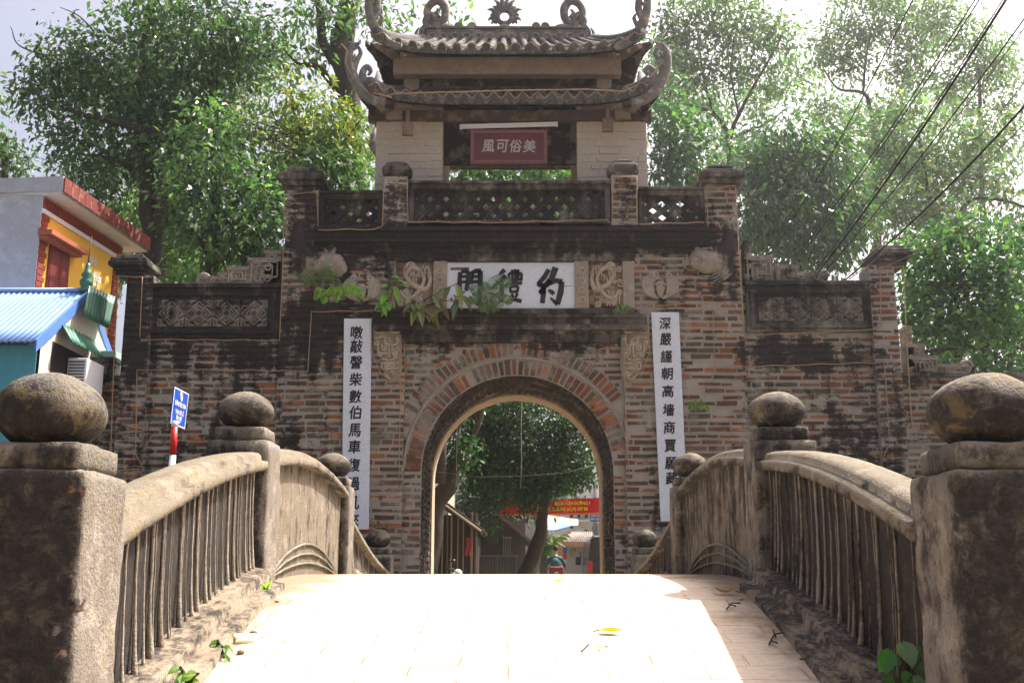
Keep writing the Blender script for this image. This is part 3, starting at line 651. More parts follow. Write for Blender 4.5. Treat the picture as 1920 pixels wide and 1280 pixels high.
# bats
def bat(cx_, cy_, name="bat_relief"):
    b = MB(); T = (.38, .33, .27)
    for sg in (-1, 1):
        for k in range(6):
            t = k / 5
            curve(b, [(cx_ + sg * (4 + 12 * t), cy_ + 20 - 4 * t), (cx_ + sg * (12 + 18 * t), cy_ + 12 - 6 * t), (cx_ + sg * (14 + 18 * t), cy_ - 6 - 6 * t), (cx_ + sg * (10 + 12 * t), cy_ - 16 - 8 * t)], [.018, .024, .022, .012], .03, T, 5)
        spiral(b, cx_ + sg * 17, cy_ - 24, .055, 1.3, math.pi / 2, sg, .022, .03, T)
    curve(b, [(cx_, cy_ - 12), (cx_, cy_ + 2), (cx_, cy_ + 18)], [.05, .075, .03], .03, T, 5); spiral(b, cx_ - 5, cy_ - 6, .04, 1.2, 0, 1, .014, .08, T); spiral(b, cx_ + 6, cy_ - 4, .04, 1.2, 0, 1, .014, .08, T)
    b.build(name, M['stucco'], gate, True, grime=ggrime(.12))
bat(678, 545); bat(1238, 540)
# carp plunging down the upper piers
def carp(f, head, name="carp_relief"):
    b = MB(); T = (.30, .26, .22); hx, hy = head
    curve(b, [(f(566), 412), (f(560), 440), (f(562), 468), (f(580), 488), (f(600), 492), (hx, hy), (hx + (hx - f(600)) * .55, hy + 16)], [.06, .10, .15, .17, .18, .19, .07], .03, T, 7, sides=10, fl=.6)
    for k in range(5):
        for q in (-1, 1):
            curve(b, [(f(566 + q * 4), 430 - k), (f(566 + q * (8 + 3 * k)), 420 - 3 * k), (f(566 + q * (14 + 3 * k)), 416 + 6 * k)], [.03, .022, .008], .04, (.36, .31, .26))
    for k in range(4): curve(b, [(f(548), 478 + 9 * k), (f(556), 486 + 9 * k), (f(574), 506 + 7 * k), (f(590), 516 + 6 * k)], [.012, .028, .024, .01], .04, (.36, .31, .26))
    curve(b, [(hx - 6, hy - 20), (hx, hy - 32), (hx + 2, hy - 40)], [.05, .03, .006], .06, T)
    curve(b, [(f(590), 470), (f(600), 462), (f(616), 474)], [.02, .05, .01], .06, T)
    for q in (-1, 1): spiral(b, hx + 9 * q, hy - 3, .03, 1., 0, q, .014, .16, (.4, .35, .3))
    b.noise(.010, 14).build(name, M['stucco'], gate, True, grime=lambda p, n: ggrime(.34)(p, n) - .7 * np.exp(-((p[:, 0] - gx(hx, hy)) ** 2 + (p[:, 2] - gz(hy)) ** 2) / .05))
carp(lambda x: x, (628, 498)); carp(lambda x: 1926 - x, (1312, 488))

# upper parapet of the gate: piers, pillars, pierced panels
def pier(name, px0, px1, py0, py1, p, back, gb, cap, parent=gate):
    xa, xb, za, zb = rect(px0, py0, px1, py1, YG - p); b = MB()
    facing(b, xa, xb, za, zb, YG - p, .09, MORT[1]); bricks(b, xa, xb, za, zb, YG - p, prob=.93)
    b.box(xa, xb, YG - p + .008, YG + back, za, zb, MORT[2])
    o = b.build(name, M['brick'], gate, grime=ggrime(gb))
    b = MB()
    for (q0, q1, a, c_) in cap:
        x_a, x_b, z_a, z_b = rect(px0 - q0, a, px1 + q0, c_, YG - p)
        e = q0 / 126.
        b.box(x_a, x_b, YG - p - e, YG + back + e, z_a, z_b, PL)
    b.build("pier_cap", M['plaster'], o, grime=ggrime(.12), bevel=.02)
    return o
CAPM = [(2, 0, 349, 357), (8, 0, 340, 349), (13, 0, 327, 340), (7, 0, 322, 327), (-6, 0, 311, 322)]
pier("upper_pier", 536, 596, 355, 474, .05, 2.2, .34, CAPM)
pier("upper_pier", 1323, 1383, 352, 474, .05, 2.2, .26, [(a, b_, c_ - 4, d - 4) for a, b_, c_, d in CAPM])
def pillar(px0, px1, py0, py1, gb):
    xa, xb, za, zb = rect(px0, py0, px1, py1, YG - .06); b = MB()
    facing(b, xa, xb, za, zb, YG - .06, .09, MORT[1]); bricks(b, xa, xb, za, zb, YG - .06); b.box(xa, xb, YG - .052, YG + .3, za, zb, MORT[2])
    o = b.build("pillar", M['brick'], gate, grime=ggrime(gb)); wd = (xb - xa) / 2
    b = MB(); k = wd / .19
    b.lathe([(.16 * k, -.005), (.17 * k, .05), (.20 * k, .06), (.24 * k, .10), (.245 * k, .15), (.22 * k, .19), (.19 * k, .20), (.185 * k, .235), (.15 * k, .245), (.12 * k, .27), (.03, .275)], ((xa + xb) / 2, YG + .12, zb), 32, PL, .55)
    b.build("mushroom_cap", M['plaster'], o, grime=ggrime(.2), bevel=0)
pillar(719, 764, 331, 424, .46); pillar(1147, 1195, 328, 422, .34)
def lattice(px0, px1, py0, py1, cell, hole, double=True):
    xa, xb, za, zb = rect(px0, py0, px1, py1, YG - .03); fr = .085
    b = MB(); Y0, Y1 = YG - .04, YG + .2
    b.box(xa, xb, Y0, Y1, zb - fr, zb); b.box(xa - .0, xb + .0, Y0 - .04, Y1 + .02, zb + .002, zb + .05); b.box(xa, xb, Y0, Y1, za, za + fr * .6); b.box(xa, xa + fr, Y0, Y1, za + fr * .6, zb - fr); b.box(xb - fr, xb, Y0, Y1, za + fr * .6, zb - fr)
    o = b.build("balustrade_frame", M['plaster'], gate, grime=ggrime(.12), bevel=.01)
    x0, x1, z0, z1 = xa + fr, xb - fr, za + fr * .6, zb - fr; H = z1 - z0; Wd = x1 - x0
    n = max(1, round(Wd / cell)); pitch = Wd / n; b = MB(); rows = max(1, round(H / pitch)); ph = H / rows
    for k in range(-rows, n):
        for q in (1, -1):
            for off in (-.035, .035):
                # bars clipped to the opening
                xs = x0 + (k + 0) * pitch + off; a = Vector((xs, 0, z0)); e = Vector((xs + pitch * rows, 0, z1))
                t0 = max(0, (x0 - a.x) / (e.x - a.x)); t1 = min(1, (x1 - a.x) / (e.x - a.x))
                if t1 - t0 < .05: continue
                p_, r_ = a.lerp(e, t0), a.lerp(e, t1)
                if q < 0: p_.z, r_.z = z1 + z0 - p_.z, z1 + z0 - r_.z
                yb = YG + .02 + (.012 if q < 0 else 0)
                b.bar((p_.x, yb, p_.z), (r_.x, yb, r_.z), .042, .05)
    for k in range(n + 1):
        for r_ in range(rows + 1):
            b.lathe([(.045, -.05), (.05, .05)], (x0 + k * pitch, YG + .0, z0 + r_ * ph), 4) if False else None
    b.build("lattice", M['plaster'], o, grime=ggrime(.2))
lattice(766, 1144, 346, 419, .235, 0); lattice(597, 717, 364, 428, .25, 0); lattice(1198, 1322, 357, 424, .25, 0)

# wings: outer panels and piers
def wing(px0, px1, ptop, Yw, sgn, pan, gb):
    xa, xb = gx(px0, 700, Yw), gx(px1, 700, Yw); zt = gz(ptop, Yw); b = MB()
    facing(b, xa, xb, 0, zt, Yw); bricks(b, xa, xb, 0, gz(pan[3] + 2, Yw), Yw); b.box(xa, xb, Yw + .008, Yw + .45, 0, zt, MORT[2])
    o = b.build("wing_wall", M['brick'], gate, grime=ggrime(gb))
    p0, q0, p1, q1 = pan; x0, x1, z0, z1 = rect(p0, q0, p1, q1, Yw - .06); fr = .16; b = MB()
    for k, (ins, pr) in enumerate(((0, .05), (.06, .075), (.12, .04))):
        f_ = .062
        b.box(x0 + ins, x1 - ins, Yw - pr, Yw + .01, z1 - ins - f_, z1 - ins); b.box(x0 + ins, x1 - ins, Yw - pr, Yw + .01, z0 + ins, z0 + ins + f_)
        b.box(x0 + ins, x0 + ins + f_, Yw - pr, Yw + .01, z0 + ins + f_, z1 - ins - f_); b.box(x1 - ins - f_, x1 - ins, Yw - pr, Yw + .01, z0 + ins + f_, z1 - ins - f_)
    b.box(x0 - .02, x1 + .02, Yw - .1, Yw + .3, z1 + .002, z1 + .07)
    fo = b.build("wing_panel_frame", M['plaster'], o, grime=ggrime(.16), bevel=.008)
    x0 += .18; x1 -= .18; z0 += .18; z1 -= .18
    for k in range(4):
        b = MB(); w_ = (x1 - x0) / 4; a, c_ = x0 + w_ * k, x0 + w_ * (k + 1); cx_, cz_ = (a + c_) / 2, (z0 + z1) / 2; hw, hh = w_ * .47, (z1 - z0) * .48
        b.box(a, c_, Yw - .012, Yw + .005, z0, z1, (.12, .10, .085)); T = (.23, .20, .165); y = Yw - .03
        def pl(pts, th=.018): b.tube([(cx_ + u * hw, y, cz_ + v * hh) for u, v in pts], th, 6, T)
        for q in (.92, .62, .34): pl([(0, q), (q, 0), (0, -q), (-q, 0), (0, q)], .016)
        for u, v in ((1, 1), (1, -1), (-1, 1), (-1, -1)):
            pl([(u * .2, v * .2), (u * .62, v * .62)]); pl([(u * .3, v * .98), (u * .95, v * .98), (u * .95, v * .35)]); pl([(u * .55, v * .95), (u * .8, v * .7), (u * .55, v * .62), (u * .95, v * .5)], .022)
            pl([(u * .05, v * .3), (u * .35, v * 0)], .012)
        b.build("carved_medallion", M['stucco'], o, True, grime=ggrime(.22))
    return o
YW = 15.68
wing(268, 527, 533, YW, -1, (271, 540, 524, 633), .24); wing(1394, 1648, 530, YW, 1, (1400, 535, 1642, 622), .28)
CO = [(2, 0, 508, 516), (5, 0, 500, 508), (12, 0, 490, 500), (9, 0, 484, 490), (0, 0, 476, 484)]
pier("outer_pier", 218, 268, 516, 1066, .02, .45, .38, CO)
pier("outer_pier", 1649, 1697, 497, 1066, .02, .45, .26, [(a, b_, c_ - 17, d - 17) for a, b_, c_, d in CO])
# stepped scroll crests over the wings and low flank walls
def crest(f, steps, yb, Yw, name, g, parent=gate):
    b = MB()
    for (a, c_, t, fret) in steps:
        x0, x1, z0, z1 = rect(min(f(a), f(c_)), t, max(f(a), f(c_)), yb, Yw - .02); b.box(x0, x1, Yw - .02, Yw + .22, z0, z1, (.20, .175, .15)); b.box(x0 - .01, x1 + .01, Yw - .04, Yw + .24, z1 - .05, z1 + .004, (.24, .21, .18))
        wd, ht = x1 - x0, z1 - z0; cx_, cz_ = (x0 + x1) / 2, (z0 + z1) / 2 - .02
        if fret:
            for q in (.8, .5): b.tube([(cx_ + u * wd * q / 2, Yw - .03, cz_ + v * ht * q / 2) for u, v in ((-1, -1), (-1, 1), (1, 1), (1, -.4), (-.2, -.4), (-.2, .3))], .016, 6, (.30, .26, .21))
        n_ = max(1, int(ht / .16))
        for k in range(n_):
            c0 = (cx_ + random.uniform(-.3, .3) * wd, z0 + (k + .5) * ht / n_); rr = min(wd, ht / n_) * .36
            b.tube([(c0[0] + rr * (1 - .7 * i / 18) * math.cos(i * .5), Yw - .03, c0[1] + rr * (1 - .7 * i / 18) * math.sin(i * .5)) for i in range(19)], .014, 6, (.31, .27, .22))
    a, c_, t, _ = steps[-1]; e = f(c_ if abs(f(c_) - f(steps[0][0])) > abs(f(a) - f(steps[0][0])) else a)
    q = P(e, t + 4, Yw); r = .09
    b.tube([(q.x + r * (1 - .6 * i / 20) * math.cos(i * .45), Yw + .08, q.z + r * (1 - .6 * i / 20) * math.sin(i * .45)) for i in range(21)], .04, 8, (.26, .23, .19))
    b.build(name, M['stucco'], parent, grime=ggrime(g), bevel=.006)
crest(lambda x: x, [(496, 526, 470, 0), (465, 526, 484, 1), (425, 465, 500, 1), (408, 425, 511, 0), (378, 408, 518, 0)], 534, YW, "scroll_crest", .1)
crest(lambda x: x, [(1396, 1410, 452, 0), (1396, 1450, 480, 1), (1456, 1498, 497, 1), (1496, 1520, 510, 0), (1520, 1545, 512, 0)], 529, YW, "scroll_crest", .22)
def flank(xa, xb, ptop, steps, f, gb):
    b = MB(); Yf = 15.9; zt = gz(ptop, Yf)
    facing(b, xa, xb, 0, zt, Yf); bricks(b, xa, xb, 0, zt, Yf); b.box(xa, xb, Yf + .008, Yf + .4, 0, zt, MORT[2]); b.box(xa, xb, Yf - .05, Yf + .45, zt + .001, zt + .07, (.14, .12, .1))
    o = b.build("flank_wall", M['brick'], gate, grime=lambda p, n: np.full(len(p), .42))
    crest(f, steps, ptop - 3, Yf, "scroll_crest", .3, o)
flank(-13., gx(228, 800, 15.9), 713, [(185, 214, 672, 1), (160, 185, 690, 1)], lambda x: x, 0)
flank(gx(1686, 800, 15.9), 13., 708, [(1700, 1712, 612, 0), (1700, 1735, 645, 0), (1712, 1760, 668, 1), (1760, 1815, 682, 1)], lambda x: x, 0)
# paved walk on top of the gate behind the parapet
b = MB(); b.box(X0 + .02, X1 - .02, YG + .1, 17.84, ZT + .03, gz(426), PL); b.box(X0 + .02, X1 - .02, 17.6, 17.84, gz(426) + .002, gz(360), PL); b.build("upper_terrace", M['plaster'], gate, grime=.2)
# ------------------------------------------------------------------ pavilion on top of the gate
pav = thing("gate_pavilion", "small two-tiered pavilion with curled tiled roofs standing on top of the gate", "pavilion", (-.06, 16.95, gz(352)))
PX = -.06
WD = [(.22, .165, .13), (.19, .14, .11), (.26, .20, .16)]
# painted brick piers
for px0, px1, t in ((704, 830, 229), (1082, 1213, 223)):
    Yp = 16.05; xa, xb, za, zb = rect(px0, t, px1, 353, Yp); za -= .6; zb += .25; b = MB()
    facing(b, xa, xb, za, zb, Yp, .1, (.46, .42, .36)); keep = bcol
    bcol = lambda x: tuple(v * random.uniform(.9, 1.06) for v in (.50, .455, .385)); bricks(b, xa, xb, za, zb, Yp, .128, .30, h=.105); bcol = keep
    b.box(xa, xb, Yp + .008, 17.85, za, zb, (.48, .44, .37)); b.build("painted_pier", M['paintbrick'], pav)
def frontbox(name, px0, py0, px1, py1, Y, back, col, mat='wood', g=.1, bev=.01, parent=pav):
    xa, xb, za, zb = rect(px0, py0, px1, py1, Y); b = MB(); b.box(xa, xb, Y, Y + back, za, zb, col); return b.build(name, M[mat], parent, grime=g, bevel=bev)
frontbox("lintel_board", 831, 226, 1081, 308, 16.3, .08, (.030, .020, .018), 'wood', .2)
frontbox("lintel_board", 831, 226, 1081, 308, 17.6, .08, (.030, .020, .018), 'wood', .2)
xa, xb = gx(704, 228, 16.05), gx(1213, 228, 16.05); zz = gz(226, 16.05)
b = MB(); b.box(xa + .02, xb - .02, 16.42, 17.8, zz + .06, zz + .12, (.03, .02, .018)); b.build("ceiling_boards", M['wood'], pav, grime=.2)
frontbox("eave_beam", 690, 206, 1222, 226, 15.98, .14, (.085, .06, .05), 'wood', .22)
z1 = P(0, 152, 16.35).z
b = MB()
for xs in (-1.7, 1.7): b.box(PX + xs - .03, PX + xs + .03, 16.45, 17.6, gz(215, 16.05), P(0, 100, 16.4).z, (.04, .028, .024))
for yy in (16.42, 17.6): b.box(PX - 1.7, PX + 1.7, yy, yy + .05, gz(215, 16.05), P(0, 100, 16.4).z, (.028, .020, .02))
b.build("board_wall", M['wood'], pav, grime=.25)
for px0, px1 in ((757, 785), (1119, 1147)): frontbox("upper_post", px0, 140, px1, 178, 16.2, .2, (.33, .27, .23), 'wood', -.1)
for px0, px1 in ((832, 842), (1064, 1073)): frontbox("upper_post", px0, 138, px1, 160, 16.36, .05, (.15, .10, .09), 'wood', .1)
frontbox("tie_beam", 785, 161, 1120, 170, 16.38, .04, (.10, .06, .06), 'wood', .1)
frontbox("front_beam", 737, 106, 1165, 139, 15.98, .2, (.27, .205, .165), 'wood', .16, .02)
def roof(name, a, yf, yb, ze, lift, r, tf, tb, zt, nrib, drip):
    def eave(u, s_):                                 # u -1..1 along the eave
        return ze + lift * abs(u) ** 5
    b = MB()
    def front(u, v, off=0., Y0=yf, Yt=tf, sg=1):
        s_ = 2 * u - 1; x = PX + s_ * (a * (1 - v) + r * v); z = eave(s_, 0) * (1 - v) + zt * v - .07 * math.sin(math.pi * v); y = Y0 * (1 - v) + Yt * v - sg * .18 * abs(s_) ** 6 * (1 - v)
        return Vector((x, y, z + off))
    def side(sx, u, v, off=0.):
        s_ = 2 * u - 1; y0 = (yf + yb) / 2; hy = (yb - yf) / 2; h2 = (tb - tf) / 2
        z = eave(s_, 0) * (1 - v) + zt * v - .07 * math.sin(math.pi * v); y = y0 + s_ * (hy * (1 - v) + h2 * v); x = PX + sx * ((a + .18 * abs(s_) ** 6) * (1 - v) + r * v)
        return Vector((x, y, z + off))
    fs = [lambda u, v, o=0.: front(u, v, o), lambda u, v, o=0.: front(1 - u, v, o, yb, tb, -1), lambda u, v, o=0.: side(1, u, v, o), lambda u, v, o=0.: side(-1, 1 - u, v, o)]
    for f in fs:
        b.grid(lambda u, v: f(u, v, 0), 30, 6); b.grid(lambda u, v: f(1 - u, v, -.07), 30, 6)
    b.add([front(0, 1), front(1, 1), front(1, 1, 0, yb, tb, -1), front(0, 1, 0, yb, tb, -1)], [(0, 1, 2, 3)])
    o = b.build(name, M['tile'], pav, True, grime=.2)
    b = MB(); d = MB(); dr = MB()
    for fi, f in enumerate(fs):
        n = nrib if fi < 2 else int(nrib * (yb - yf) / (2 * a))
        for k in range(n):
            u = (k + .5) / n
            path = [f(u, v / 6, .02) for v in range(7)]
            b.tube(path, .062, 8)
            q = path[0]; dirn = (path[0] - path[1]).normalized()
            d.tube([q + dirn * .0, q + dirn * .035], [.072, .07], 14); d.tube([q + dirn * .03, q + dirn * .05], [.045, .04], 10); d.tube([q + dirn * .045, q + dirn * .055], .018, 8)
            if fi == 0 and drip and 0 < k < n:
                e = f(k / n, 0, 0)
                dr.prism([(e.x - .075, e.z + .02), (e.x + .075, e.z + .02), (e.x + .07, e.z - .05), (e.x + .03, e.z - .085), (e.x, e.z - .115), (e.x - .03, e.z - .085), (e.x - .07, e.z - .05)], e.y - .05, e.y - .02)
        path = [f(u / 30, 0, -.035) for u in range(31)]
        for i in range(30):
            p0, p1 = path[i], path[i + 1]; b.hexa([p0 + Vector((0, -.012, -.05)), p1 + Vector((0, -.012, -.05)), p1 + Vector((0, -.012, .05)), p0 + Vector((0, -.012, .05)), p0 + Vector((0, .03, -.05)), p1 + Vector((0, .03, -.05)), p1 + Vector((0, .03, .05)), p0 + Vector((0, .03, .05))]) if fi < 2 else b.hexa([p0 + Vector((-.012, 0, -.05)), p1 + Vector((-.012, 0, -.05)), p1 + Vector((-.012, 0, .05)), p0 + Vector((-.012, 0, .05)), p0 + Vector((.03, 0, -.05)), p1 + Vector((.03, 0, -.05)), p1 + Vector((.03, 0, .05)), p0 + Vector((.03, 0, .05))])
    for sx in (0, 1):
        for f in fs[:2]: b.tube([f(sx, v / 8, .05) for v in range(9)], [.11 - .03 * v / 8 for v in range(9)], 8)
    b.build("cover_tiles", M['tile'], o, True, grime=.02); d.build("eave_discs", M['tile'], o, grime=.05)
    if drip: dr.build("drip_tiles", M['tile'], o, grime=-.02)
    # rafters and soffit
    b = MB()
    b.grid(lambda u, v: fs[0](u, v * .98, -.12), 20, 4, (.035, .026, .022)); b.grid(lambda u, v: fs[2](u, v * .98, -.12), 20, 4, (.035, .026, .022)); b.grid(lambda u, v: fs[3](u, v * .98, -.12), 20, 4, (.035, .026, .022))
    for sx in (-1, 1):
        for q in (.14, .32): 
            p0 = fs[0](.5 + sx * (.5 - q * .3), 0, -.17); p1 = fs[0](.5 + sx * (.5 - q * .6), .8, -.19); b.tube([p0, p1], .05, 4, (.16, .12, .1))
    b.build("soffit", M['wood'], o, grime=.15)
    # dark side brackets carrying the hip
    for sx in (-1, 1):
        b = MB(); p0 = fs[0](.5 + .5 * sx, .02, -.16); p1 = fs[0](.5 + .5 * sx, .75, -.25)
        b.tube([p0, p0.lerp(p1, .5) + Vector((0, 0, -.1)), p1], [.055, .08, .09], 4, (.20, .15, .12)); b.rbox(p1.x - .13, p1.x + .13, p1.y - .16, p1.y + .1, p1.z - .24, p1.z - .02, .05, .02, .008, 9, (.30, .235, .2))
        b.build("corner_bracket", M['wood'], o, grime=.12)
    return o, fs
zl = P(0, 186, 15.55).z; zlt = P(0, 173, 16.3).z
lower, fl_ = roof("lower_roof", 2.16, 15.55, 18.35, zl, .13, 1.72, 16.3, 17.7, zlt, 19, True)
zu = P(0, 92, 15.72).z; zut = P(0, 83, 16.85).z
upper, fu_ = roof("upper_roof", 2.10, 15.72, 18.1, zu, .13, 1.45, 16.75, 17.05, zut, 18, False)
STC = (.165, .158, .15)
def horn(o, Y, pp, th, extras, flip):
    b = MB()
    f = (lambda p: [(1905 - x, y) for x, y in p]) if flip else (lambda p: p)
    b2 = f(pp); curve(b, b2, [v * .72 for v in th], 0, STC, 7, Y, 8, .75)
    for e, t in extras: curve(b, f(e), t, 0, STC, 6, Y, 7, .6)
    nn = len(b.v)
    for k in range(7):
        i = 1 + k * (len(pp) - 2) / 7; a = pp[int(i)]; c_ = pp[min(int(i) + 1, len(pp) - 1)]; t = i - int(i); x, y = a[0] + (c_[0] - a[0]) * t, a[1] + (c_[1] - a[1]) * t
        curve(b, f([(x + 3, y - 2), (x + 9, y - 5), (x + 10, y - 11)]), [.03, .025, .006], 0, STC, 3, Y, 5)
    b.build("curled_hip_end", M['stucco'], o, True, grime=.2)
def tips(o, Y, lowerr, flip):
    if lowerr:
        horn(o, Y, [(722, 192), (700, 188), (680, 172), (664, 148), (655, 120), (655, 100), (664, 84), (672, 92)], [.10, .12, .13, .12, .11, .085, .06, .02],
             [([(700, 180), (684, 158), (680, 138), (688, 126), (695, 134), (690, 142)], [.08, .075, .06, .05, .035, .02]), ([(662, 140), (668, 116), (676, 100), (670, 84)], [.05, .05, .035, .015]), ([(684, 168), (700, 150), (702, 160)], [.05, .03, .01])], flip)
    else:
        horn(o, Y, [(752, 88), (728, 80), (708, 60), (696, 34), (691, 8), (694, -22), (702, -40)], [.09, .11, .12, .12, .10, .085, .05, .01],
             [([(700, 40), (708, 18), (706, -6), (700, -18)], [.05, .06, .05, .01]), ([(706, 55), (716, 36), (712, 26)], [.05, .035, .01])], flip)
for fp in (0, 1): tips(lower, 15.45, True, fp); tips(upper, 15.62, False, fp)
for fp in (0, 1):                                    # the rear corners carry the same ends
    for low, Yb, o, x, z in ((1, 18.45, lower, 2.3, zl), (0, 18.2, upper, 2.25, zu)):
        b = MB(); sx = 1 if fp else -1
        b.tube([(PX + sx * (x - .3), Yb - .3, z + .1), (PX + sx * x, Yb, z + .15), (PX + sx * (x + .2), Yb + .15, z + .5), (PX + sx * (x + .18), Yb + .15, z + .9)], [.1, .12, .11, .03], 8, STC); b.build("curled_hip_end", M['stucco'], o, True, grime=.25)
# ridge with its beasts and the flaming disc
YR = 16.85
xa, xb, za, zb = rect(800, 60, 1100, 86, YR); b = MB(); b.box(xa, xb, YR - .1, YR + .1, za - .05, zb, STC)
b.box(xa, xb, YR - .13, YR + .13, zb + .001, zb + .04, STC)
for k in range(14):
    x = xa + (xb - xa) * (k + .5) / 14; b.tube([(x + .06 * math.cos(i * .7), YR - .11, (za + zb) / 2 + .05 * math.sin(i * .7)) for i in range(10)], .014, 5, (.33, .3, .26))
for x in (860, 885, 1005, 1022): c_ = P(x, 54, YR); b.tube([(c_.x, YR - .1, c_.z), (c_.x, YR + .1, c_.z)], .075, 10, STC)
b.build("ridge", M['stucco'], upper, grime=.25, bevel=.01)
for flip in (0, 1):
    f = (lambda p: [(1893 - x, y) for x, y in p]) if flip else (lambda p: p)
    b = MB()
    curve(b, f([(792, 68), (800, 52), (798, 38), (808, 28), (818, 40), (812, 58), (822, 62)]), [.05, .06, .055, .06, .06, .055, .04], 0, STC, 6, YR, 8)
    curve(b, f([(806, 42), (800, 24), (808, 8), (822, 2), (834, 14), (834, 34), (824, 46), (812, 46), (808, 40)]), [.05, .06, .07, .075, .075, .07, .06, .05, .03], 0, STC, 6, YR, 8)
    curve(b, f([(820, 60), (836, 56), (852, 60), (868, 62), (880, 60)]), [.08, .11, .10, .08, .04], 0, STC, 5, YR, 8)
    for k in range(9): curve(b, f([(784 + 4 * k, 72), (780 + 8 * k, 62 - (k % 3) * 4), (786 + 9 * k, 52 - (k % 2) * 6)]), [.035, .03, .008], 0, STC, 3, YR - .06, 5)
    curve(b, f([(824, 34), (818, 24), (824, 18)]), [.04, .035, .01], 0, STC, 3, YR, 5)
    b.build("dragon_ornament", M['stucco'], upper, True, grime=.18)
b = MB(); c_ = P(946, 32, YR); m1 = mpp(32, YR); 
b.tube([(c_.x + 13.5 * m1 * math.cos(a), YR, c_.z + 13.5 * m1 * math.sin(a)) for a in [2 * math.pi * k / 28 for k in range(29)]], 5.0 * m1, 8, STC)
for k in range(15):
    a = R(-32) + R(244) * k / 14; ln = (11, 16, 12, 19)[k % 4] + 12 * max(0, math.sin(a)) ** 4; r0 = 16
    q = [(946 + (r0 + ln * t) * math.cos(a + .16 * math.sin(t * 3) * (1 if math.cos(a) > 0 else -1)), 32 - (r0 + ln * t) * math.sin(a + .16 * math.sin(t * 3) * (1 if math.cos(a) > 0 else -1))) for t in (0, .35, .7, 1)]
    curve(b, q, [.055, .05, .03, .006], 0, STC, 4, YR, 6, .6)
curve(b, [(930, 78), (932, 62), (938, 54)], [.10, .12, .06], 0, STC, 4, YR, 8); curve(b, [(962, 78), (960, 62), (954, 54)], [.10, .12, .06], 0, STC, 4, YR, 8); curve(b, [(946, 80), (946, 50)], [.16, .10], 0, STC, 3, YR, 8)
for k in range(6): curve(b, [(905 + 5 * k, 76), (908 + 5 * k, 68 - k), (914 + 4 * k, 62 - 2 * k)], [.06, .05, .02], 0, (.22, .23, .24), 3, YR, 6); curve(b, [(987 - 5 * k, 76), (984 - 5 * k, 68 - k), (978 - 4 * k, 62 - 2 * k)], [.06, .05, .02], 0, (.22, .23, .24), 3, YR, 6)
b.build("flaming_disc", M['stucco'], upper, True, grime=.15)
# carved pendants under the lower eave
for px_, py_, l in ((764, 228, 0), (1140, 221, 0)):
    b = MB(); Yq = 15.7; xa, xb, za, zb = rect(px_ - 10, py_, px_ + 10, py_ + 25, Yq)
    b.box(xa, xb, Yq, Yq + .06, za, zb, (.20, .13, .10)); b.box((xa + xb) / 2 - .03, (xa + xb) / 2 + .03, Yq + .01, Yq + .05, zb + .001, P(0, py_ - 26, Yq).z, (.22, .16, .13))
    for k in range(4): b.box(xa + .018, xb - .018, Yq - .012, Yq + .002, za + .025 + k * .045, za + .045 + k * .045, (.27, .18, .14))
    for k in range(3): b.box(xa + .02 + k * .055, xa + .035 + k * .055, Yq - .016, Yq + .002, za + .02, zb - .02, (.25, .16, .13))
    b.build("carved_pendant", M['wood'], pav, grime=.02, bevel=.004)

# ------------------------------------------------------------------ lettering
TXT = {}
def glyphs(body):
    if body not in TXT:
        cu = bpy.data.curves.new("lettering", 'FONT'); cu.body = body; cu.size = 1; cu.align_x = 'CENTER'; cu.align_y = 'CENTER'; cu.resolution_u = 3
        o = bpy.data.objects.new("lettering", cu); C.objects.link(o); dg = bpy.context.evaluated_depsgraph_get(); dg.update()
        me = bpy.data.meshes.new_from_object(o.evaluated_get(dg)); vs = [tuple(v.co) for v in me.vertices]; fs = [tuple(p.vertices) for p in me.polygons]
        xs = [v[0] for v in vs]; ys = [v[1] for v in vs]
        TXT[body] = ([((v[0] - (min(xs) + max(xs)) / 2), v[1] - (min(ys) + max(ys)) / 2, 0) for v in vs], fs, max(xs) - min(xs), max(ys) - min(ys))
        bpy.data.objects.remove(o); bpy.data.curves.remove(cu); bpy.data.meshes.remove(me)
    return TXT[body]
def write(b, body, pos, ux, uz, wd, ht, bold=0., col=(1, 1, 1), shear=0.):   # fits the lettering into wd x ht; ux, uz: its right and up
    vs, fs, w0, h0 = glyphs(body); ux, uz = Vector(ux), Vector(uz); nn = ux.cross(uz)   # faces the viewer along -nn
    sx = wd / w0; sz = ht / h0 if ht else sx
    offs = [(0, 0)] if not bold else [(0, 0), (bold, 0), (-bold, 0), (0, bold), (0, -bold)]
    for k, (dx, dz) in enumerate(offs):
        b.add([Vector(pos) + ux * (v[0] * sx + dx + shear * v[1] * sz) + uz * (v[1] * sz + dz) + nn * (.0002 * k) for v in vs], fs, col)
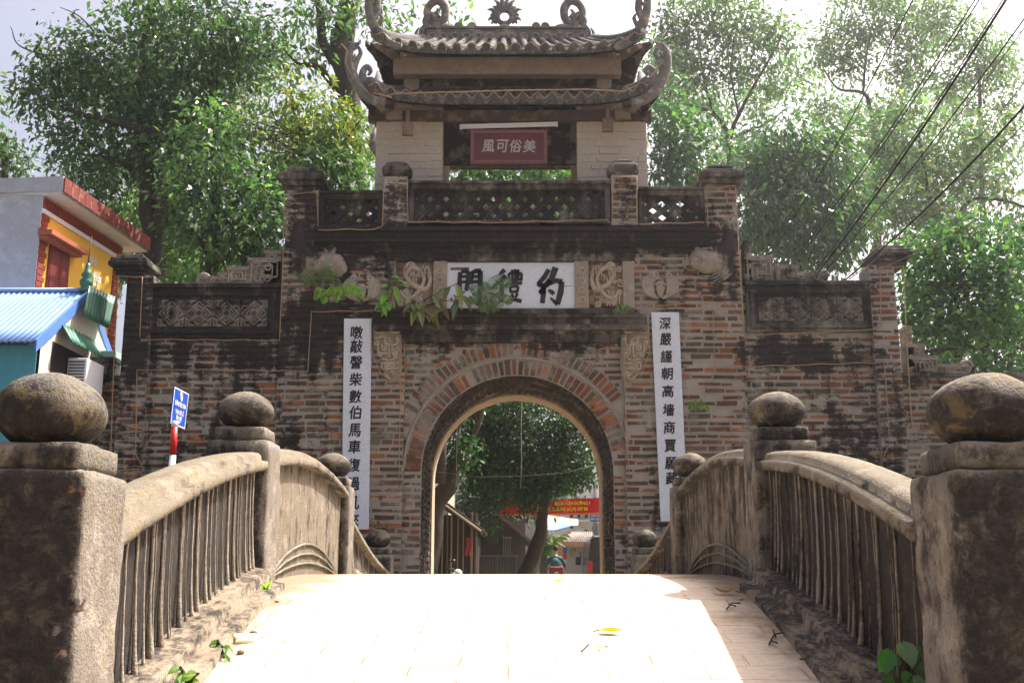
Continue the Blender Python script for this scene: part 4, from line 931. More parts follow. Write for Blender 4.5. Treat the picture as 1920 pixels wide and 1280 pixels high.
# couplet boards
def couplet(lab, tl, tr, br, bl, chars, Yc=15.53):
    q = [P(x, y, Yc) for x, y in (bl, br, tr, tl)]; root = thing("couplet_board", lab, "couplet board", (q[0] + q[1]) / 2, "couplet boards either side of the arch")
    b = MB(); d = Vector((0, .03, 0)); b.hexa(q + [v + d for v in q], (.66, .69, .74)); b.build("board", M['board'], root, bevel=.004)
    up = ((q[3] + q[2]) - (q[0] + q[1])).normalized(); rt = Vector((0, 1, 0)).cross(up).normalized() * 1
    rt = Vector((up.z, 0, -up.x))
    b = MB()
    for fr_ in ((q[0], q[3], 1), (q[1], q[2], -1)):
        pass
    for ch, px_, py_, sz in chars:
        k = mpp(py_, Yc); write(b, ch, P(px_, py_, Yc - .004), rt, up, sz * k * .76, sz * k * .84, .005, shear=.08)
    b.build("brush_characters", M['black'], root)
    return root
couplet("white board of black brush characters hung on the brick to the left of the arch", (645, 597), (697, 597), (691, 992), (640, 992),
        [(c, 669 - .02 * (y - 620), y, 29) for c, y in zip("噋敲謦柴數伯馬車復過凡來", (623, 649, 679, 711, 743, 773, 806, 837, 871, 906, 942, 974))])
couplet("white board of black brush characters hung on the brick to the right of the arch", (1221, 585), (1273, 585), (1290, 977), (1239, 977),
        [(c, 1247 + .042 * (y - 606), y, 27) for c, y in zip("深嚴謹朝高墻商賈願藏", (606, 636, 668, 700, 733, 768, 801, 835, 868, 896))])
# hanging name board and lamp under the eave
q = thing("name_board", "dark red lacquered board with four pale characters hung under the pavilion eave", "name board", P(954, 308, 16.02))
xa, xb, za, zb = rect(882, 245, 1026, 308, 16.02); M['lacquer'] = flat("red_lacquer", (.13, .032, .034), .45, .3, 5)
b = MB(); b.box(xa, xb, 16.02, 16.08, za, zb); b.build("board", M['lacquer'], q, bevel=.006)
M['lacq2'] = flat("worn_red_frame", (.24, .10, .10), .6, .5, 40)
b = MB(); f_ = .055
for r_ in ((xa, xb, zb - f_, zb), (xa, xb, za, za + f_), (xa, xa + f_, za + f_, zb - f_), (xb - f_, xb, za + f_, zb - f_)): b.box(r_[0], r_[1], 15.985, 16.021, r_[2], r_[3])
for k in range(26): b.ball((xa + .04 + (xb - xa - .08) * k / 25, 15.982, za + .027), .02, .012, .016, 8)
for k in range(9):
    for x in (xa + .027, xb - .027): b.ball((x, 15.982, za + .06 + k * .05), .016, .012, .02, 8)
b.build("frame", M['lacq2'], q)
M['pale'] = flat("pale_silver_paint", (.5, .46, .42), .5, .3, 20)
b = MB()
for ch, px_ in zip("風可俗美", (916, 942, 967, 993)): write(b, ch, P(px_, 274, 16.012), (1, 0, 0), (0, 0, 1), .19, .21, .003, shear=.1)
b.build("brush_characters", M['pale'], q)
q = thing("tube_lamp", "white tube lamp fixed in front of the pavilion lintel above the red board", "tube lamp", P(954, 236, 15.96))
b = MB(); p0, p1 = P(862, 238, 15.96), P(1046, 233, 15.96); d = (p1 - p0).normalized(); up = Vector((-d.z, 0, d.x))
b.hexa([p0 + up * .0, p1 + up * .0, p1 + up * .045, p0 + up * .045] + [v + Vector((0, .05, 0)) for v in (p0, p1, p1 + up * .045, p0 + up * .045)], (1, 1, 1)); b.build("batten", M['white'], q, bevel=.005)
b = MB(); b.tube([p0 - up * .02 + d * .03, p1 - up * .02 - d * .03], .017, 10); b.build("tube", M['white'], q, True)
for e in (p0, p1 - d * .03):
    b = MB(); b.box(e.x, e.x + .03, 15.95, 15.985, e.z - .04, e.z + .01); b.build("end_socket", M['white'], q)

# ------------------------------------------------------------------ rope lights pinned along the gate's edges
def rope(lab, pts, Y=15.53, r=.0075):
    q = []
    for (x0, y0), (x1, y1) in zip(pts, pts[1:]):
        n = max(2, int(math.hypot(x1 - x0, y1 - y0) / 14))
        for k in range(n): t = k / n; q.append(P(x0 + (x1 - x0) * t, y0 + (y1 - y0) * t + 1.0 * math.sin(k * 1.3) * (abs(x1 - x0) > 30), Y))
    q.append(P(*pts[-1], Y)); b = MB(); b.tube(q, r, 6); o = b.build("rope_light", M['cord'], None, True)
    return tag(o, lab, "rope light", "rope lights pinned along the gate")
rope("amber rope light round the left outer pier, ending in a triangle near the ground", [(262, 632), (267, 519), (222, 517), (213, 690), (206, 880), (270, 880), (254, 850), (257, 693), (420, 693), (577, 696)])
rope("amber rope light stepping from the left wing up to the couplet board", [(577, 697), (584, 584), (650, 583), (722, 583)])
rope("amber rope light under the left wing's carved panel and up the main pier", [(264, 636), (400, 637), (524, 638), (530, 500), (534, 363), (594, 361), (597, 430)], 15.5)
rope("amber rope light along the pierced parapet and round its two short pillars", [(597, 431), (700, 430), (717, 424), (720, 334), (763, 334), (765, 416), (950, 417), (1138, 412), (1147, 422), (1150, 331), (1194, 331), (1194, 420), (1320, 417)], 15.34)
rope("amber rope light up and over the right main pier and down to the wing panel", [(1328, 440), (1325, 352), (1379, 348), (1385, 470), (1395, 626)], 15.5)
rope("amber rope light under the right wing's panel and round the outer pier to the ground", [(1396, 629), (1520, 623), (1652, 617), (1650, 500), (1694, 499), (1700, 640), (1710, 800), (1744, 858), (1655, 859), (1668, 832), (1660, 700), (1657, 679), (1500, 684), (1340, 689), (1336, 568), (1200, 574)], 15.54)
rope("amber rope light down the left edge of the arch bay from the corbel", [(697, 596), (696, 655), (715, 702), (734, 713), (752, 690), (752, 640), (750, 780), (748, 900)], 15.5)
rope("amber rope light down the right edge of the arch bay from the corbel", [(1195, 580), (1214, 600), (1218, 660), (1200, 708), (1170, 640), (1174, 780), (1180, 900)], 15.5)
def eaverope(lab, f, n, a, amp, off):
    pts = []
    for k in range(n * 8 + 1):
        u = k / (n * 8); p = f(u, 0, off); pts.append(p + Vector((0, -.085, amp * math.cos(2 * math.pi * (u * n - .5)))))
    b = MB(); b.tube(pts, .008, 5); return tag(b.build("rope_light", M['cord'], None, True), lab, "rope light", "rope lights pinned along the gate")
eaverope("wavy rope light draped over the tile ends of the lower roof", fl_[0], 19, 0, .05, .03); eaverope("wavy rope light draped over the tile ends of the upper roof", fu_[0], 18, 0, .045, .03)
b = MB(); q = [P(x, y, 15.42) for x, y in ((700, 186), (740, 176), (850, 173), (950, 170), (1100, 168), (1170, 172), (1215, 150), (1246, 112))]; b.tube(q, .012, 6)
tag(b.build("rope_light", M['cord'], None, True), "slack rope light lying along the top of the lower roof to its right horn", "rope light", "rope lights pinned along the gate")
b = MB(); q = [P(x, y, 15.4) for x, y in ((735, 183), (690, 172), (664, 150), (648, 118), (651, 95), (640, 82), (636, 90))]; b.tube(q, .012, 6)
tag(b.build("rope_light", M['cord'], None, True), "loose rope light curling round the left horn of the lower roof", "rope light", "rope lights pinned along the gate")
# ------------------------------------------------------------------ small plants
def blade(b, base, d, up, L, W, col, droop=.3):      # one leaf: two rows of faces folded along the midrib, bending down
    d = Vector(d).normalized(); sd = d.cross(Vector(up)).normalized(); u = sd.cross(d); vs = []
    for t, wd in ((0, .12), (.25, .8), (.55, 1.), (.82, .55), (1, .02)):
        c = Vector(base) + d * L * t - Vector((0, 0, 1)) * droop * L * t * t; vs += [c - sd * W * wd / 2 + u * W * .12 * wd, c - u * W * .05, c + sd * W * wd / 2 + u * W * .12 * wd]
    fs = []
    for i in range(4): k = 3 * i; fs += [(k, k + 1, k + 4, k + 3), (k + 1, k + 2, k + 5, k + 4)]
    b.add(vs, fs, col)
def jit(c, k=.25):
    q = random.uniform(1 - k, 1 + k); return (c[0] * q * random.uniform(.9, 1.15), c[1] * q, c[2] * q * random.uniform(.8, 1.1))
def frond(b, pts, L0, col, n=22, bush=0):
    pts = [Vector(p) for p in pts]; out = []
    for i in range(n + 1):
        t = i / n * (len(pts) - 1); k = min(int(t), len(pts) - 2); out.append(pts[k].lerp(pts[k + 1], t - k))
    b.tube(out, [.005 * (1 - .7 * i / n) for i in range(n + 1)], 4, tuple(v * .8 for v in col), False)
    for i in range(2, n + 1):
        t = i / n; d = (out[i] - out[i - 1]).normalized(); ln = L0 * math.sin(math.pi * min(1, .12 + .88 * t)) ** .7 + .01
        s_ = d.cross(Vector((0, -1, .15))).normalized()
        for q in (-1, 1): blade(b, out[i], s_ * q + d * .45 + Vector((0, random.uniform(-.25, .1), -.1)), (0, -1, .3), ln, .016 if not bush else .02, jit(col), .25)
def fern(name, lab, fr, col, L0, group=None, n=22, Y=15.42):
    root = thing(name, lab, "fern", P(fr[0][0][0], fr[0][0][1], Y), group)
    for f in fr:
        b = MB(); m_ = len(f); frond(b, [P(x, y, Y - .12 - .10 * math.sin(math.pi * i / (m_ - 1)) if i else YG - .05) for i, (x, y) in enumerate(f)], L0, col, n); b.build("frond", M['fern'], root)
G1 = (.10, .20, .035); G2 = (.17, .33, .04); G3 = (.07, .14, .045)
fern("fern", "dark feathery fern with long fronds hanging under the left carp", [[(600, 535), (592, 515), (575, 512), (560, 522)], [(600, 535), (612, 510), (628, 518), (636, 545)], [(600, 535), (605, 508), (616, 503), (622, 520)], [(600, 535), (585, 524), (570, 530)]], (.11, .19, .06), .10, "ferns rooted in the gate's brickwork")
fern("fern", "bright yellow-green fern tuft below the left carp, above the couplet board", [[(612, 545), (600, 540), (590, 562)], [(612, 545), (610, 552), (604, 568)], [(612, 545), (620, 538), (628, 552)], [(645, 550), (655, 535), (672, 545), (684, 562)], [(645, 550), (640, 536), (632, 552), (630, 566)], [(645, 550), (660, 540), (676, 548)]], (.22, .42, .04), .075, "ferns rooted in the gate's brickwork")
fern("fern", "fine grey-green fern in front of the white name panel's characters", [[(915, 585), (905, 555), (893, 540), (880, 538)], [(915, 585), (912, 550), (925, 525), (940, 515)], [(920, 585), (932, 552), (948, 530), (955, 520)], [(915, 585), (900, 560), (886, 556), (876, 570)], [(920, 585), (940, 565), (952, 558), (962, 562)], [(915, 585), (915, 548), (908, 528)], [(918, 586), (928, 560), (935, 548)], [(918, 586), (908, 570), (898, 576)]], (.13, .21, .09), .10, "ferns rooted in the gate's brickwork", 26)
fern("fern", "tiny grass tuft on the ledge below the right carved panel", [[(1168, 588), (1160, 578), (1150, 582)], [(1168, 588), (1172, 574), (1182, 576)], [(1168, 588), (1166, 574), (1160, 570)]], G1, .05, "ferns rooted in the gate's brickwork", 12)
fern("fern", "small mossy tuft on the brick beside the right couplet board", [[(1308, 768), (1298, 758), (1290, 764)], [(1308, 768), (1312, 752), (1322, 756)], [(1308, 768), (1304, 754), (1296, 752)], [(1310, 768), (1322, 762), (1330, 766)]], (.14, .22, .04), .06, "ferns rooted in the gate's brickwork", 12)
def leafy(name, lab, cat, stems, Lf, Wf, cols, nl, Y, group=None, droop=.5, seed=0, spread=1.):
    random.seed(seed + 77); root = thing(name, lab, cat, P(stems[0][0][0], stems[0][0][1], Y), group)
    b = MB(); lf = MB()
    for st in stems:
        q = [P(x, y, Y - .05 * i) for i, (x, y) in enumerate(st)]; b.tube(q, [.009 * (1 - .5 * i / len(q)) for i in range(len(q))], 5, (.20, .15, .08))
        for k in range(nl):
            t = (k + .6) / nl * (len(q) - 1); i = min(int(t), len(q) - 2); p = q[i].lerp(q[i + 1], t - i)
            a = random.uniform(0, 6.28); d = Vector((math.cos(a) * spread, -abs(random.gauss(.5, .3)), math.sin(a) * .6 * spread - .15))
            blade(lf, p, d, (random.uniform(-.3, .3), -.7, .8), Lf * random.uniform(.7, 1.2), Wf * random.uniform(.8, 1.2), jit(random.choice(cols)), droop)
    b.build("stem", M['bark'], root, grime=-.2); lf.build("leaves", M['fern'], root)
leafy("sapling", "bright green sapling with pointed leaves on the left end of the frieze", "sapling", [[(728, 575), (726, 545), (735, 515)], [(728, 575), (738, 540), (742, 525)], [(726, 580), (716, 560)]], .19, .09, [(.19, .42, .06), (.15, .36, .06), (.30, .42, .06)], 4, 15.4, None, .6, 1)
leafy("creeper", "dusty olive creeper with broad leaves sprawling under the left carved panel", "creeper", [[(765, 588), (800, 560), (838, 540), (860, 530)], [(765, 588), (790, 575), (830, 565), (868, 560)], [(800, 588), (815, 568), (835, 582)], [(770, 585), (785, 570), (800, 585)], [(840, 590), (855, 560), (872, 548)], [(765, 588), (778, 572), (770, 565)]],
      .21, .105, [(.17, .20, .085), (.22, .22, .10), (.14, .19, .09), (.24, .17, .09), (.20, .27, .08)], 6, 15.38, None, .8, 2)

# ------------------------------------------------------------------ street sign behind the left parapet
M['signblue'] = flat("blue_sign_enamel", (.012, .07, .42), .35, .12, 4); M['signwhite'] = flat("white_sign_paint", (.75, .76, .8), .5, .06, 5); M['red'] = flat("red_paint", (.62, .012, .012), .45, .15, 5)
YS = 11.2; c0 = P(322, 880, YS); q = thing("street_sign", "blue street name sign on a red and white striped post behind the left parapet", "street sign", (c0.x, YS, 0))
zb_, zm, zt_ = P(322, 853, YS).z, P(322, 800, YS).z, P(322, 792, YS).z
b = MB(); b.tube([(c0.x, YS, 0), (c0.x, YS, zb_ - .9)], .034, 16); b.tube([(c0.x, YS, zb_ - .6), (c0.x, YS, zb_)], .034, 16); b.tube([(c0.x, YS, zm), (c0.x, YS, P(322, 789, YS).z)], .034, 16); b.build("white_post", M['signwhite'], q, True)
b = MB(); b.tube([(c0.x, YS, zb_ + .0005), (c0.x, YS, zm - .0005)], .0345, 16); b.tube([(c0.x, YS, zb_ - .9), (c0.x, YS, zb_ - .6)], .0345, 16); b.build("red_band", M['red'], q, True)
p0, p1, p2 = P(319.5, 793, YS - .06), P(323, 725, YS - .06), None
rt = Vector((.01, 1., 0)).normalized(); up = Vector((.06, -.03, 1)).normalized(); W_, H_ = .48, (p1 - p0).length; nn = rt.cross(up).normalized()
b = MB(); o_ = p0; cr = [o_, o_ + rt * W_, o_ + rt * W_ + up * H_, o_ + up * H_]; b.hexa(cr + [v - nn * .012 for v in cr]); pan = b.build("sign_panel", M['signblue'], q)
b = MB(); t_ = .012; e = nn * .003
for a0, a1, h0, h1 in ((0, W_, 0, t_), (0, W_, H_ - t_, H_), (0, t_, t_, H_ - t_), (W_ - t_, W_, t_, H_ - t_)):
    k = [o_ + rt * a0 + up * h0, o_ + rt * a1 + up * h0, o_ + rt * a1 + up * h1, o_ + rt * a0 + up * h1]; b.hexa([v + e for v in k] + [v - nn * .001 for v in k])
b.build("border", M['signwhite'], pan)
b = MB()
for s_, h, ww, hh in (("ĐƯỜNG TRỤC CHÍNH", .60, .36, .075), ("THÔN ƯỚC LỄ", .40, .27, .065), ("TÂN ƯỚC", .235, .20, .055), ("THANH OAI", .12, .12, .02)): write(b, s_, o_ + rt * W_ / 2 + up * H_ * h + nn * .004, rt, up, ww, hh, .002)
for k in range(3): 
    c = o_ + rt * W_ / 2 + up * H_ * .84 + nn * .004; rr = .055 - .018 * k
    b.tube([c + rt * rr * .7 * math.cos(a) + up * rr * math.sin(a) for a in [2 * math.pi * i / 16 for i in range(17)]], .004, 4)
b.build("lettering", M['signwhite'], pan)

# ------------------------------------------------------------------ houses on the left
D_ = Vector((.093, 1, 0)).normalized(); A_ = P(77, 400, 17.0); A_.z = 0
M['concwall'] = stone("bare_cement_wall", (.42, .42, .43), -.3, var=.35, big=1.2, amt=(.9, .5), pale=(.55, .55, .56), pale_amt=.4, bump=.2, dark=(.1, .1, .1))
M['yellow'] = flat("yellow_wash", (.82, .47, .06), .85, .12, 2.5); M['redbrick'] = flat("red_painted_brick", (.23, .035, .022), .8, .3, 9)
M['maroon'] = flat("maroon_paint", (.16, .022, .022), .5, .35, 3); M['cream'] = stone("cream_plaster", (.62, .58, .50), -.35, var=.2, big=1.5, amt=(.8, .8), dark=(.2, .17, .12), bump=.2)
house = thing("yellow_house", "two-storey house with a yellow side wall, red brick corners and a flat overhanging roof", "house", (A_.x - 2, 18, 0))
def pv(px, py, off=0.): 
    n_ = Vector((D_.y, -D_.x, 0)); return PV(px, py, A_ + n_ * off, D_)
Nn = Vector((D_.y, -D_.x, 0))
zw = P(0, 366, 17.).z; Lh = 2.95; B_ = A_ + D_ * Lh
def wallbox(b, s0, s1, z0, z1, o0, o1, col=(1, 1, 1)):   # along the side wall: distance, height, depth proud of the wall
    q = []
    for o in (o1, o0):
        for s_, z in ((s0, z0), (s1, z0), (s1, z1), (s0, z1)): q.append(A_ + D_ * s_ + Nn * o + Vector((0, 0, z)))
    b.hexa(q, col)
b = MB(); b.box(A_.x - 5, A_.x + .0, A_.y - .0, A_.y + .2, 0, zw); b.build("cement_wall", M['concwall'], house)
b = MB(); wallbox(b, 0.004, Lh, 0, zw, -.2, 0); b.box(A_.x - 5, B_.x - .21, B_.y - .2, B_.y, 0, zw); b.build("yellow_wall", M['yellow'], house)
def sz(px, py, off=0): v = pv(px, py, off); return (v - A_).dot(D_), v.z
b = MB()
zc = zw - .24
for s0, s1 in ((0.004, .26), (Lh - .3, Lh)):
    z = 2.2; k = 0
    while z < zc - .06:
        wd = .0 if k % 2 else -.05
        wallbox(b, s0 + .01, s1 + wd - .005, z, z + .085, .002, .022); z += .105; k += 1
    b.build('brick_quoin', M['redbrick'], house); b = MB()
b = MB(); z0 = zc; n = 34
for k in range(n): wallbox(b, .02 + (Lh - .02) * k / n + .006, .02 + (Lh - .02) * (k + 1) / n - .006, zc + .02, zw - .03, .003, .03)
b.build("brick_frieze", M['redbrick'], house)
b = MB(); wallbox(b, .01, Lh, zc - .06, zc + .015, .002, .035); wallbox(b, .004, .04, 0, zw, .001, .004); b.build("white_band", M['signwhite'], house)
# shutter and hood
s0, zt0 = sz(92, 455); s1, _ = sz(129, 475); zb0 = sz(92, 545)[1]
b = MB(); wallbox(b, s0, s1, zb0 - .3, zt0, .003, .035); wallbox(b, s0 + .03, (s0 + s1) / 2 - .01, zb0, zt0 - .04, .036, .046); wallbox(b, (s0 + s1) / 2 + .01, s1 - .03, zb0, zt0 - .04, .036, .046); b.build("shutter", M['maroon'], house, bevel=.004)
s2, zh = sz(84, 437, .1); s3, _ = sz(150, 470, .1)
b = MB(); wallbox(b, s2 - .05, s3, zh - .03, zh + .05, .003, .25); wallbox(b, s2, s3 - .04, zh - .09, zh - .032, .003, .17); wallbox(b, s2 - .05, s3, zh + .052, zh + .085, .003, .16); b.build("window_hood", flat("brick_hood", (.33, .09, .045), .8, .3, 8), house, bevel=.006)
# faded raised lettering
b = MB()
for s_, px_, py_, ww, hh in (("Nhà", 174, 488, .32, .17), ("Văn Hóa", 175, 515, .62, .19), ("Thôn", 176, 532, .3, .06)):
    v = pv(px_, py_, .006); write(b, s_, v, D_, (0, 0, 1), ww, hh, .006)
b.build("wall_lettering", M['signwhite'], house)
# roof slab
ov = .36; b = MB(); za_, zb2 = zw + .002, P(122, 333, 17.).z
wallbox(b, -.02, Lh + .4, zw + .002, zw + .05, -5.6, ov - .02, (1, 1, 1)); b.build("roof_soffit", M['cream'], house)
b = MB(); wallbox(b, -.05, Lh + .43, zw + .05, zb2, -5.6, ov - .0); b.build("roof_slab", M['concwall'], house, bevel=.01)
b = MB(); zz_ = zw + .04; n = 14
for k in range(n):
    a = -.03 + (Lh + .45) * k / n; e = -.03 + (Lh + .45) * (k + 1) / n - .012; q = []
    for o0, o1, za2, zb3 in ((ov + .002, ov + .03, zz_, zb2 - .02),): wallbox(b, a, e, za2, zb3, o0, o1)
M['redtile'] = stone("worn_red_tile", (.19, .04, .032), .2, var=.5, big=3, amt=(1.1, .3), pale=(.42, .28, .22), pale_amt=.3)
b.build("red_fascia", M['redtile'], house, grime=.12)
# blue roofed shed in front of it
M['bluetin'] = flat("blue_painted_tin", (.17, .30, .56), .38, .1, 2., 0, .5); M['bluetrim'] = flat("blue_trim", (.09, .20, .52), .4, .08, 3); M['turq'] = stone("turquoise_wash", (.10, .36, .44), -.35, var=.2, big=1.6, amt=(.5, .4), bump=.1)
M['greentin'] = flat("green_tin", (.035, .14, .095), .4, .25, 5, 0, .5)
g0 = P(64, 640, 13.9); g1 = P(163, 547, 15.6); shed = thing("blue_roofed_shed", "low shed with a blue corrugated roof and turquoise front wall below the yellow house", "shed", (g0.x - 2, 15, 0))
XL = g0.x - 5; b = MB(); e0, e1 = Vector((g0.x, 13.9, g0.z)), Vector((g0.x + .02, 15.6, g1.z))
g1x = g1.x; e1.x = g1x
n = 300; vs = []
def roofz(i, y, e0=e0, e1=e1): 
    t = (y - e0.y) / (e1.y - e0.y); return e0.z + (e1.z - e0.z) * t + .012 * math.cos(2 * math.pi * i / 5.)
b.grid(lambda u, v: (XL + (e0.x + (e1.x - e0.x) * v - XL) * u, e0.y + (e1.y - e0.y) * v, roofz(u * n, e0.y + (e1.y - e0.y) * v)), n, 4)
b.grid(lambda u, v: (XL + (e0.x + (e1.x - e0.x) * (1 - v) - XL) * u, e1.y + 1.6 * v, roofz(u * n, e1.y) - v * (e1.z - e0.z) * .95), n, 4)
o = b.build("tin_roof", M['bluetin'], shed, True); so_ = o.modifiers.new("sheet", 'SOLIDIFY'); so_.thickness = .012
b = MB(); b.tube([(XL, e1.y, e1.z + .02), (e1.x + .03, e1.y, e1.z + .02)], .045, 8); b.build("ridge_cap", M['bluetin'], shed, True)
b = MB(); f0, f1 = e0 + Vector((.02, -.03, .02)), e1 + Vector((.02, 0, .03)); dn = Vector((0, 0, -.17)); th = Vector((.03, 0, 0)); b.hexa([f0 + dn + th, f1 + dn + th, f1 + th, f0 + th, f0 + dn, f1 + dn, f1, f0])
f2 = e1 + Vector((.02, 1.62, -(e1.z - e0.z) * .95)); b.hexa([f1 + dn + th, f2 + dn + th, f2 + th, f1 + th + Vector((0, .001, 0)), f1 + dn, f2 + dn, f2, f1]); b.build("barge_board", M['bluetrim'], shed)
b = MB(); b.box(XL, e0.x - .02, 14.05, 14.15, 0, e0.z - .02); b.build("turquoise_wall", M['turq'], shed)
b = MB(); yy = 16.9; pts = [(14.06, 0), (yy, 0), (yy, e0.z + .1), (15.6, e1.z - .08), (14.06, e0.z - .0)]; xs0, xs1 = e0.x - .14, e0.x - .02
b.add([(xs1, y, z) for y, z in pts] + [(xs0, y, z) for y, z in pts], [(0, 1, 2, 3, 4), (9, 8, 7, 6, 5)] + [(i, i + 5, (i + 1) % 5 + 5, (i + 1) % 5) for i in range(5)]); b.build("gable_wall", M['cream'], shed)
# window opening with green awning, air conditioner, upright green sheet, finial
pg = Vector((xs1, 0, 0)); dg_ = Vector((0, 1, 0))
def gp(px, py, off=0.): return PV(px, py, pg + Vector((off, 0, 0)), dg_)
b = MB(); a, c_ = gp(97, 655, .003), gp(170, 735, .003); b.add([(xs1 + .004, a.y, a.z + .12), (xs1 + .004, c_.y, a.z + .12), (xs1 + .004, c_.y, c_.z), (xs1 + .004, a.y, c_.z)], [(3, 2, 1, 0)]); b.build("dark_opening", M['dark'], shed)
b = MB(); t0 = gp(112, 612, .01); t1 = gp(165, 632, .01)
def awn(u, v): 
    y = t0.y + (t1.y + .2 - t0.y) * u; return (xs1 + .01 + .22 * v, y - .1 * v, t0.z + .06 - .30 * v + .015 * math.cos(u * 2 * math.pi * 9))
b.grid(awn, 54, 3); o = b.build("green_awning", M['greentin'], shed, True); o.modifiers.new("sheet", 'SOLIDIFY').thickness = .008
b = MB(); ua, ub, uc, ud = gp(165, 535, .12), gp(214, 556, .12), gp(201, 615, .14), gp(154, 592, .14)
def sheet(u, v): p = (ua.lerp(ub, u)).lerp(ud.lerp(uc, u), v); return p + Vector((.018 * math.cos(u * 2 * math.pi * 9), 0, 0))
b.grid(sheet, 72, 4); o = b.build("green_tin_sheet", M['greentin'], shed, True); o.modifiers.new("sheet", 'SOLIDIFY').thickness = .006
b = MB(); a, c_ = gp(140, 690, .30), gp(200, 662, .30); b.box(xs1, xs1 + .36, gp(172, 650).y, gp(205, 650).y, gp(205, 668, .3).z, gp(205, 655, .3).z, (.4, .6, .5)); b.build("pale_green_ledge", flat("pale_green_paint", (.38, .55, .47), .7, .1, 4), shed, bevel=.01)
fz = P(162, 545, 15.6); b = MB(); b.lathe([(.09, 0), (.10, .05), (.07, .08), (.095, .12), (.10, .18), (.06, .23), (.085, .27), (.05, .33), (.035, .42), (.03, .46)], (fz.x - .01, 15.6, fz.z - .03), 14); b.build("green_finial", M['greentin'], shed, True)
b = MB(); b.tube([(fz.x - .01, 15.6, fz.z + .40), (fz.x + .01, 15.6, fz.z + .86)], [.014, .005], 6); b.build("finial_rod", flat("rust", (.16, .06, .03), .8), shed, True)
q0 = gp(126, 668, .05); q1 = gp(160, 705, .05); q = thing("air_conditioner", "white air conditioner box hung on the shed wall beneath the green awning", "air conditioner", (xs1 + .15, (q0.y + q1.y) / 2, q1.z))
M['grey'] = flat("grey_plastic", (.10, .10, .11), .5)
b = MB(); ya, yb = q0.y + .1, q0.y + .75; za, zb = q0.z - .48, q0.z; b.box(xs1 + .02, xs1 + .30, ya, yb, za, zb); b.build("casing", M['signwhite'], q, bevel=.015)
b = MB()
for k in range(9): b.box(xs1 + .04, xs1 + .27, ya - .006, ya - .001, za + .05 + k * .045, za + .075 + k * .045)
b.build("grille", M['grey'], q)

# ------------------------------------------------------------------ power lines from the right wing up over the road
M['wire'] = flat("black_cable", (.012, .012, .014), .5, .1); M['wire2'] = flat("grey_cable", (.16, .16, .16), .5, .1)
WL = [((1447, 476), (1700, 0), .010, 0, "lone thin cable, highest on the left of the bundle"), ((1484, 492), (1814, 0), .010, 0, "left cable of the second pair rising over the crest"), ((1490, 493), (1822, 0), .010, 0, "right cable of the second pair rising over the crest"),
      ((1524, 514), (1866, 0), .009, 0, "thin cable beside the thick middle one"), ((1530, 516), (1872, 0), .020, 0, "thickest black cable in the middle of the bundle"), ((1540, 517), (1930, 0), .012, 0, "black cable just right of the thickest one"), ((1543, 518), (1930, 18), .009, 1, "thin grey cable under the black one right of the middle"),
      ((1578, 526), (1925, 128), .008, 1, "faint grey cable crossing the far right treetops"), ((1582, 527), (1925, 172), .018, 0, "thick black cable lowest in the bundle, over the outer pier"), ((1586, 528), (1925, 205), .009, 1, "thin cable just under the lowest thick one"), ((1590, 528), (1925, 330), .006, 1, "faint thin cable low over the outer pier's cap")]
for (a, c_, r, k, lab) in WL:
    p0 = P(a[0], a[1], 15.75); p1 = P(c_[0], c_[1], 10.); p2 = p0 + (p1 - p0) * 1.35; pts = []
    for i in range(25):
        t = i / 24; p = p0.lerp(p2, t); p.z -= .16 * math.sin(math.pi * t); pts.append(p)
    b = MB(); b.tube(pts, r * .75, 6); tag(b.build("power_line", M['wire2' if k else 'wire'], None, True), lab, "power line", "power lines over the right wing")
# ------------------------------------------------------------------ trees
def leafmesh(name, pts, dirs, L, W, cols, parent):
    n = len(pts); r = rng.normal(size=(n, 3)); s = np.cross(dirs, r); s /= np.linalg.norm(s, axis=1)[:, None] + 1e-9
    L = L[:, None]; W = W[:, None]; nr = np.cross(s, dirs)
    v = np.stack([pts, pts + dirs * L * .45 + s * W + nr * W * .25, pts + dirs * L - np.array([0, 0, 1.]) * L * .18, pts + dirs * L * .45 - s * W + nr * W * .25], 1).reshape(-1, 3)
    me = bpy.data.meshes.new(name); me.vertices.add(4 * n); me.vertices.foreach_set("co", v.astype(np.float32).ravel())
    me.loops.add(4 * n); me.loops.foreach_set("vertex_index", np.arange(4 * n, dtype=np.int32)); me.polygons.add(n)
    me.polygons.foreach_set("loop_start", np.arange(0, 4 * n, 4, dtype=np.int32)); me.polygons.foreach_set("loop_total", np.full(n, 4, np.int32)); me.update(calc_edges=True)
    at = me.color_attributes.new("Col", 'FLOAT_COLOR', 'POINT'); c = np.hstack([np.repeat(cols, 4, 0), np.ones((4 * n, 1))]).astype(np.float32); at.data.foreach_set("color", c.ravel())
    return link(name, me, M['leaf'], parent)
PALD = np.array([(.030, .085, .022), (.045, .115, .028), (.025, .065, .022), (.06, .15, .03), (.05, .10, .04)])
PALY = np.array([(.10, .17, .03), (.15, .21, .035), (.07, .14, .03), (.22, .24, .04), (.06, .12, .03)])
PALB = np.array([(.035, .10, .045), (.05, .13, .055), (.03, .08, .04), (.065, .15, .05), (.09, .17, .05)])
PALM = np.array([(.05, .13, .035), (.07, .16, .04), (.04, .10, .035), (.10, .19, .045), (.06, .13, .06)])
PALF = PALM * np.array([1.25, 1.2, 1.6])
PALK = np.array([(.022, .06, .02), (.03, .08, .024), (.018, .05, .02), (.05, .11, .03), (.035, .07, .03)])
PALD, PALM = [p * .98 + p.mean(1, keepdims=True) * .26 for p in (PALD, PALM)]
PALF = PALM * np.array([1.3, 1.2, 1.5])  # far trees: haze lightened and blued into the leaf colour
NLEAF = 0
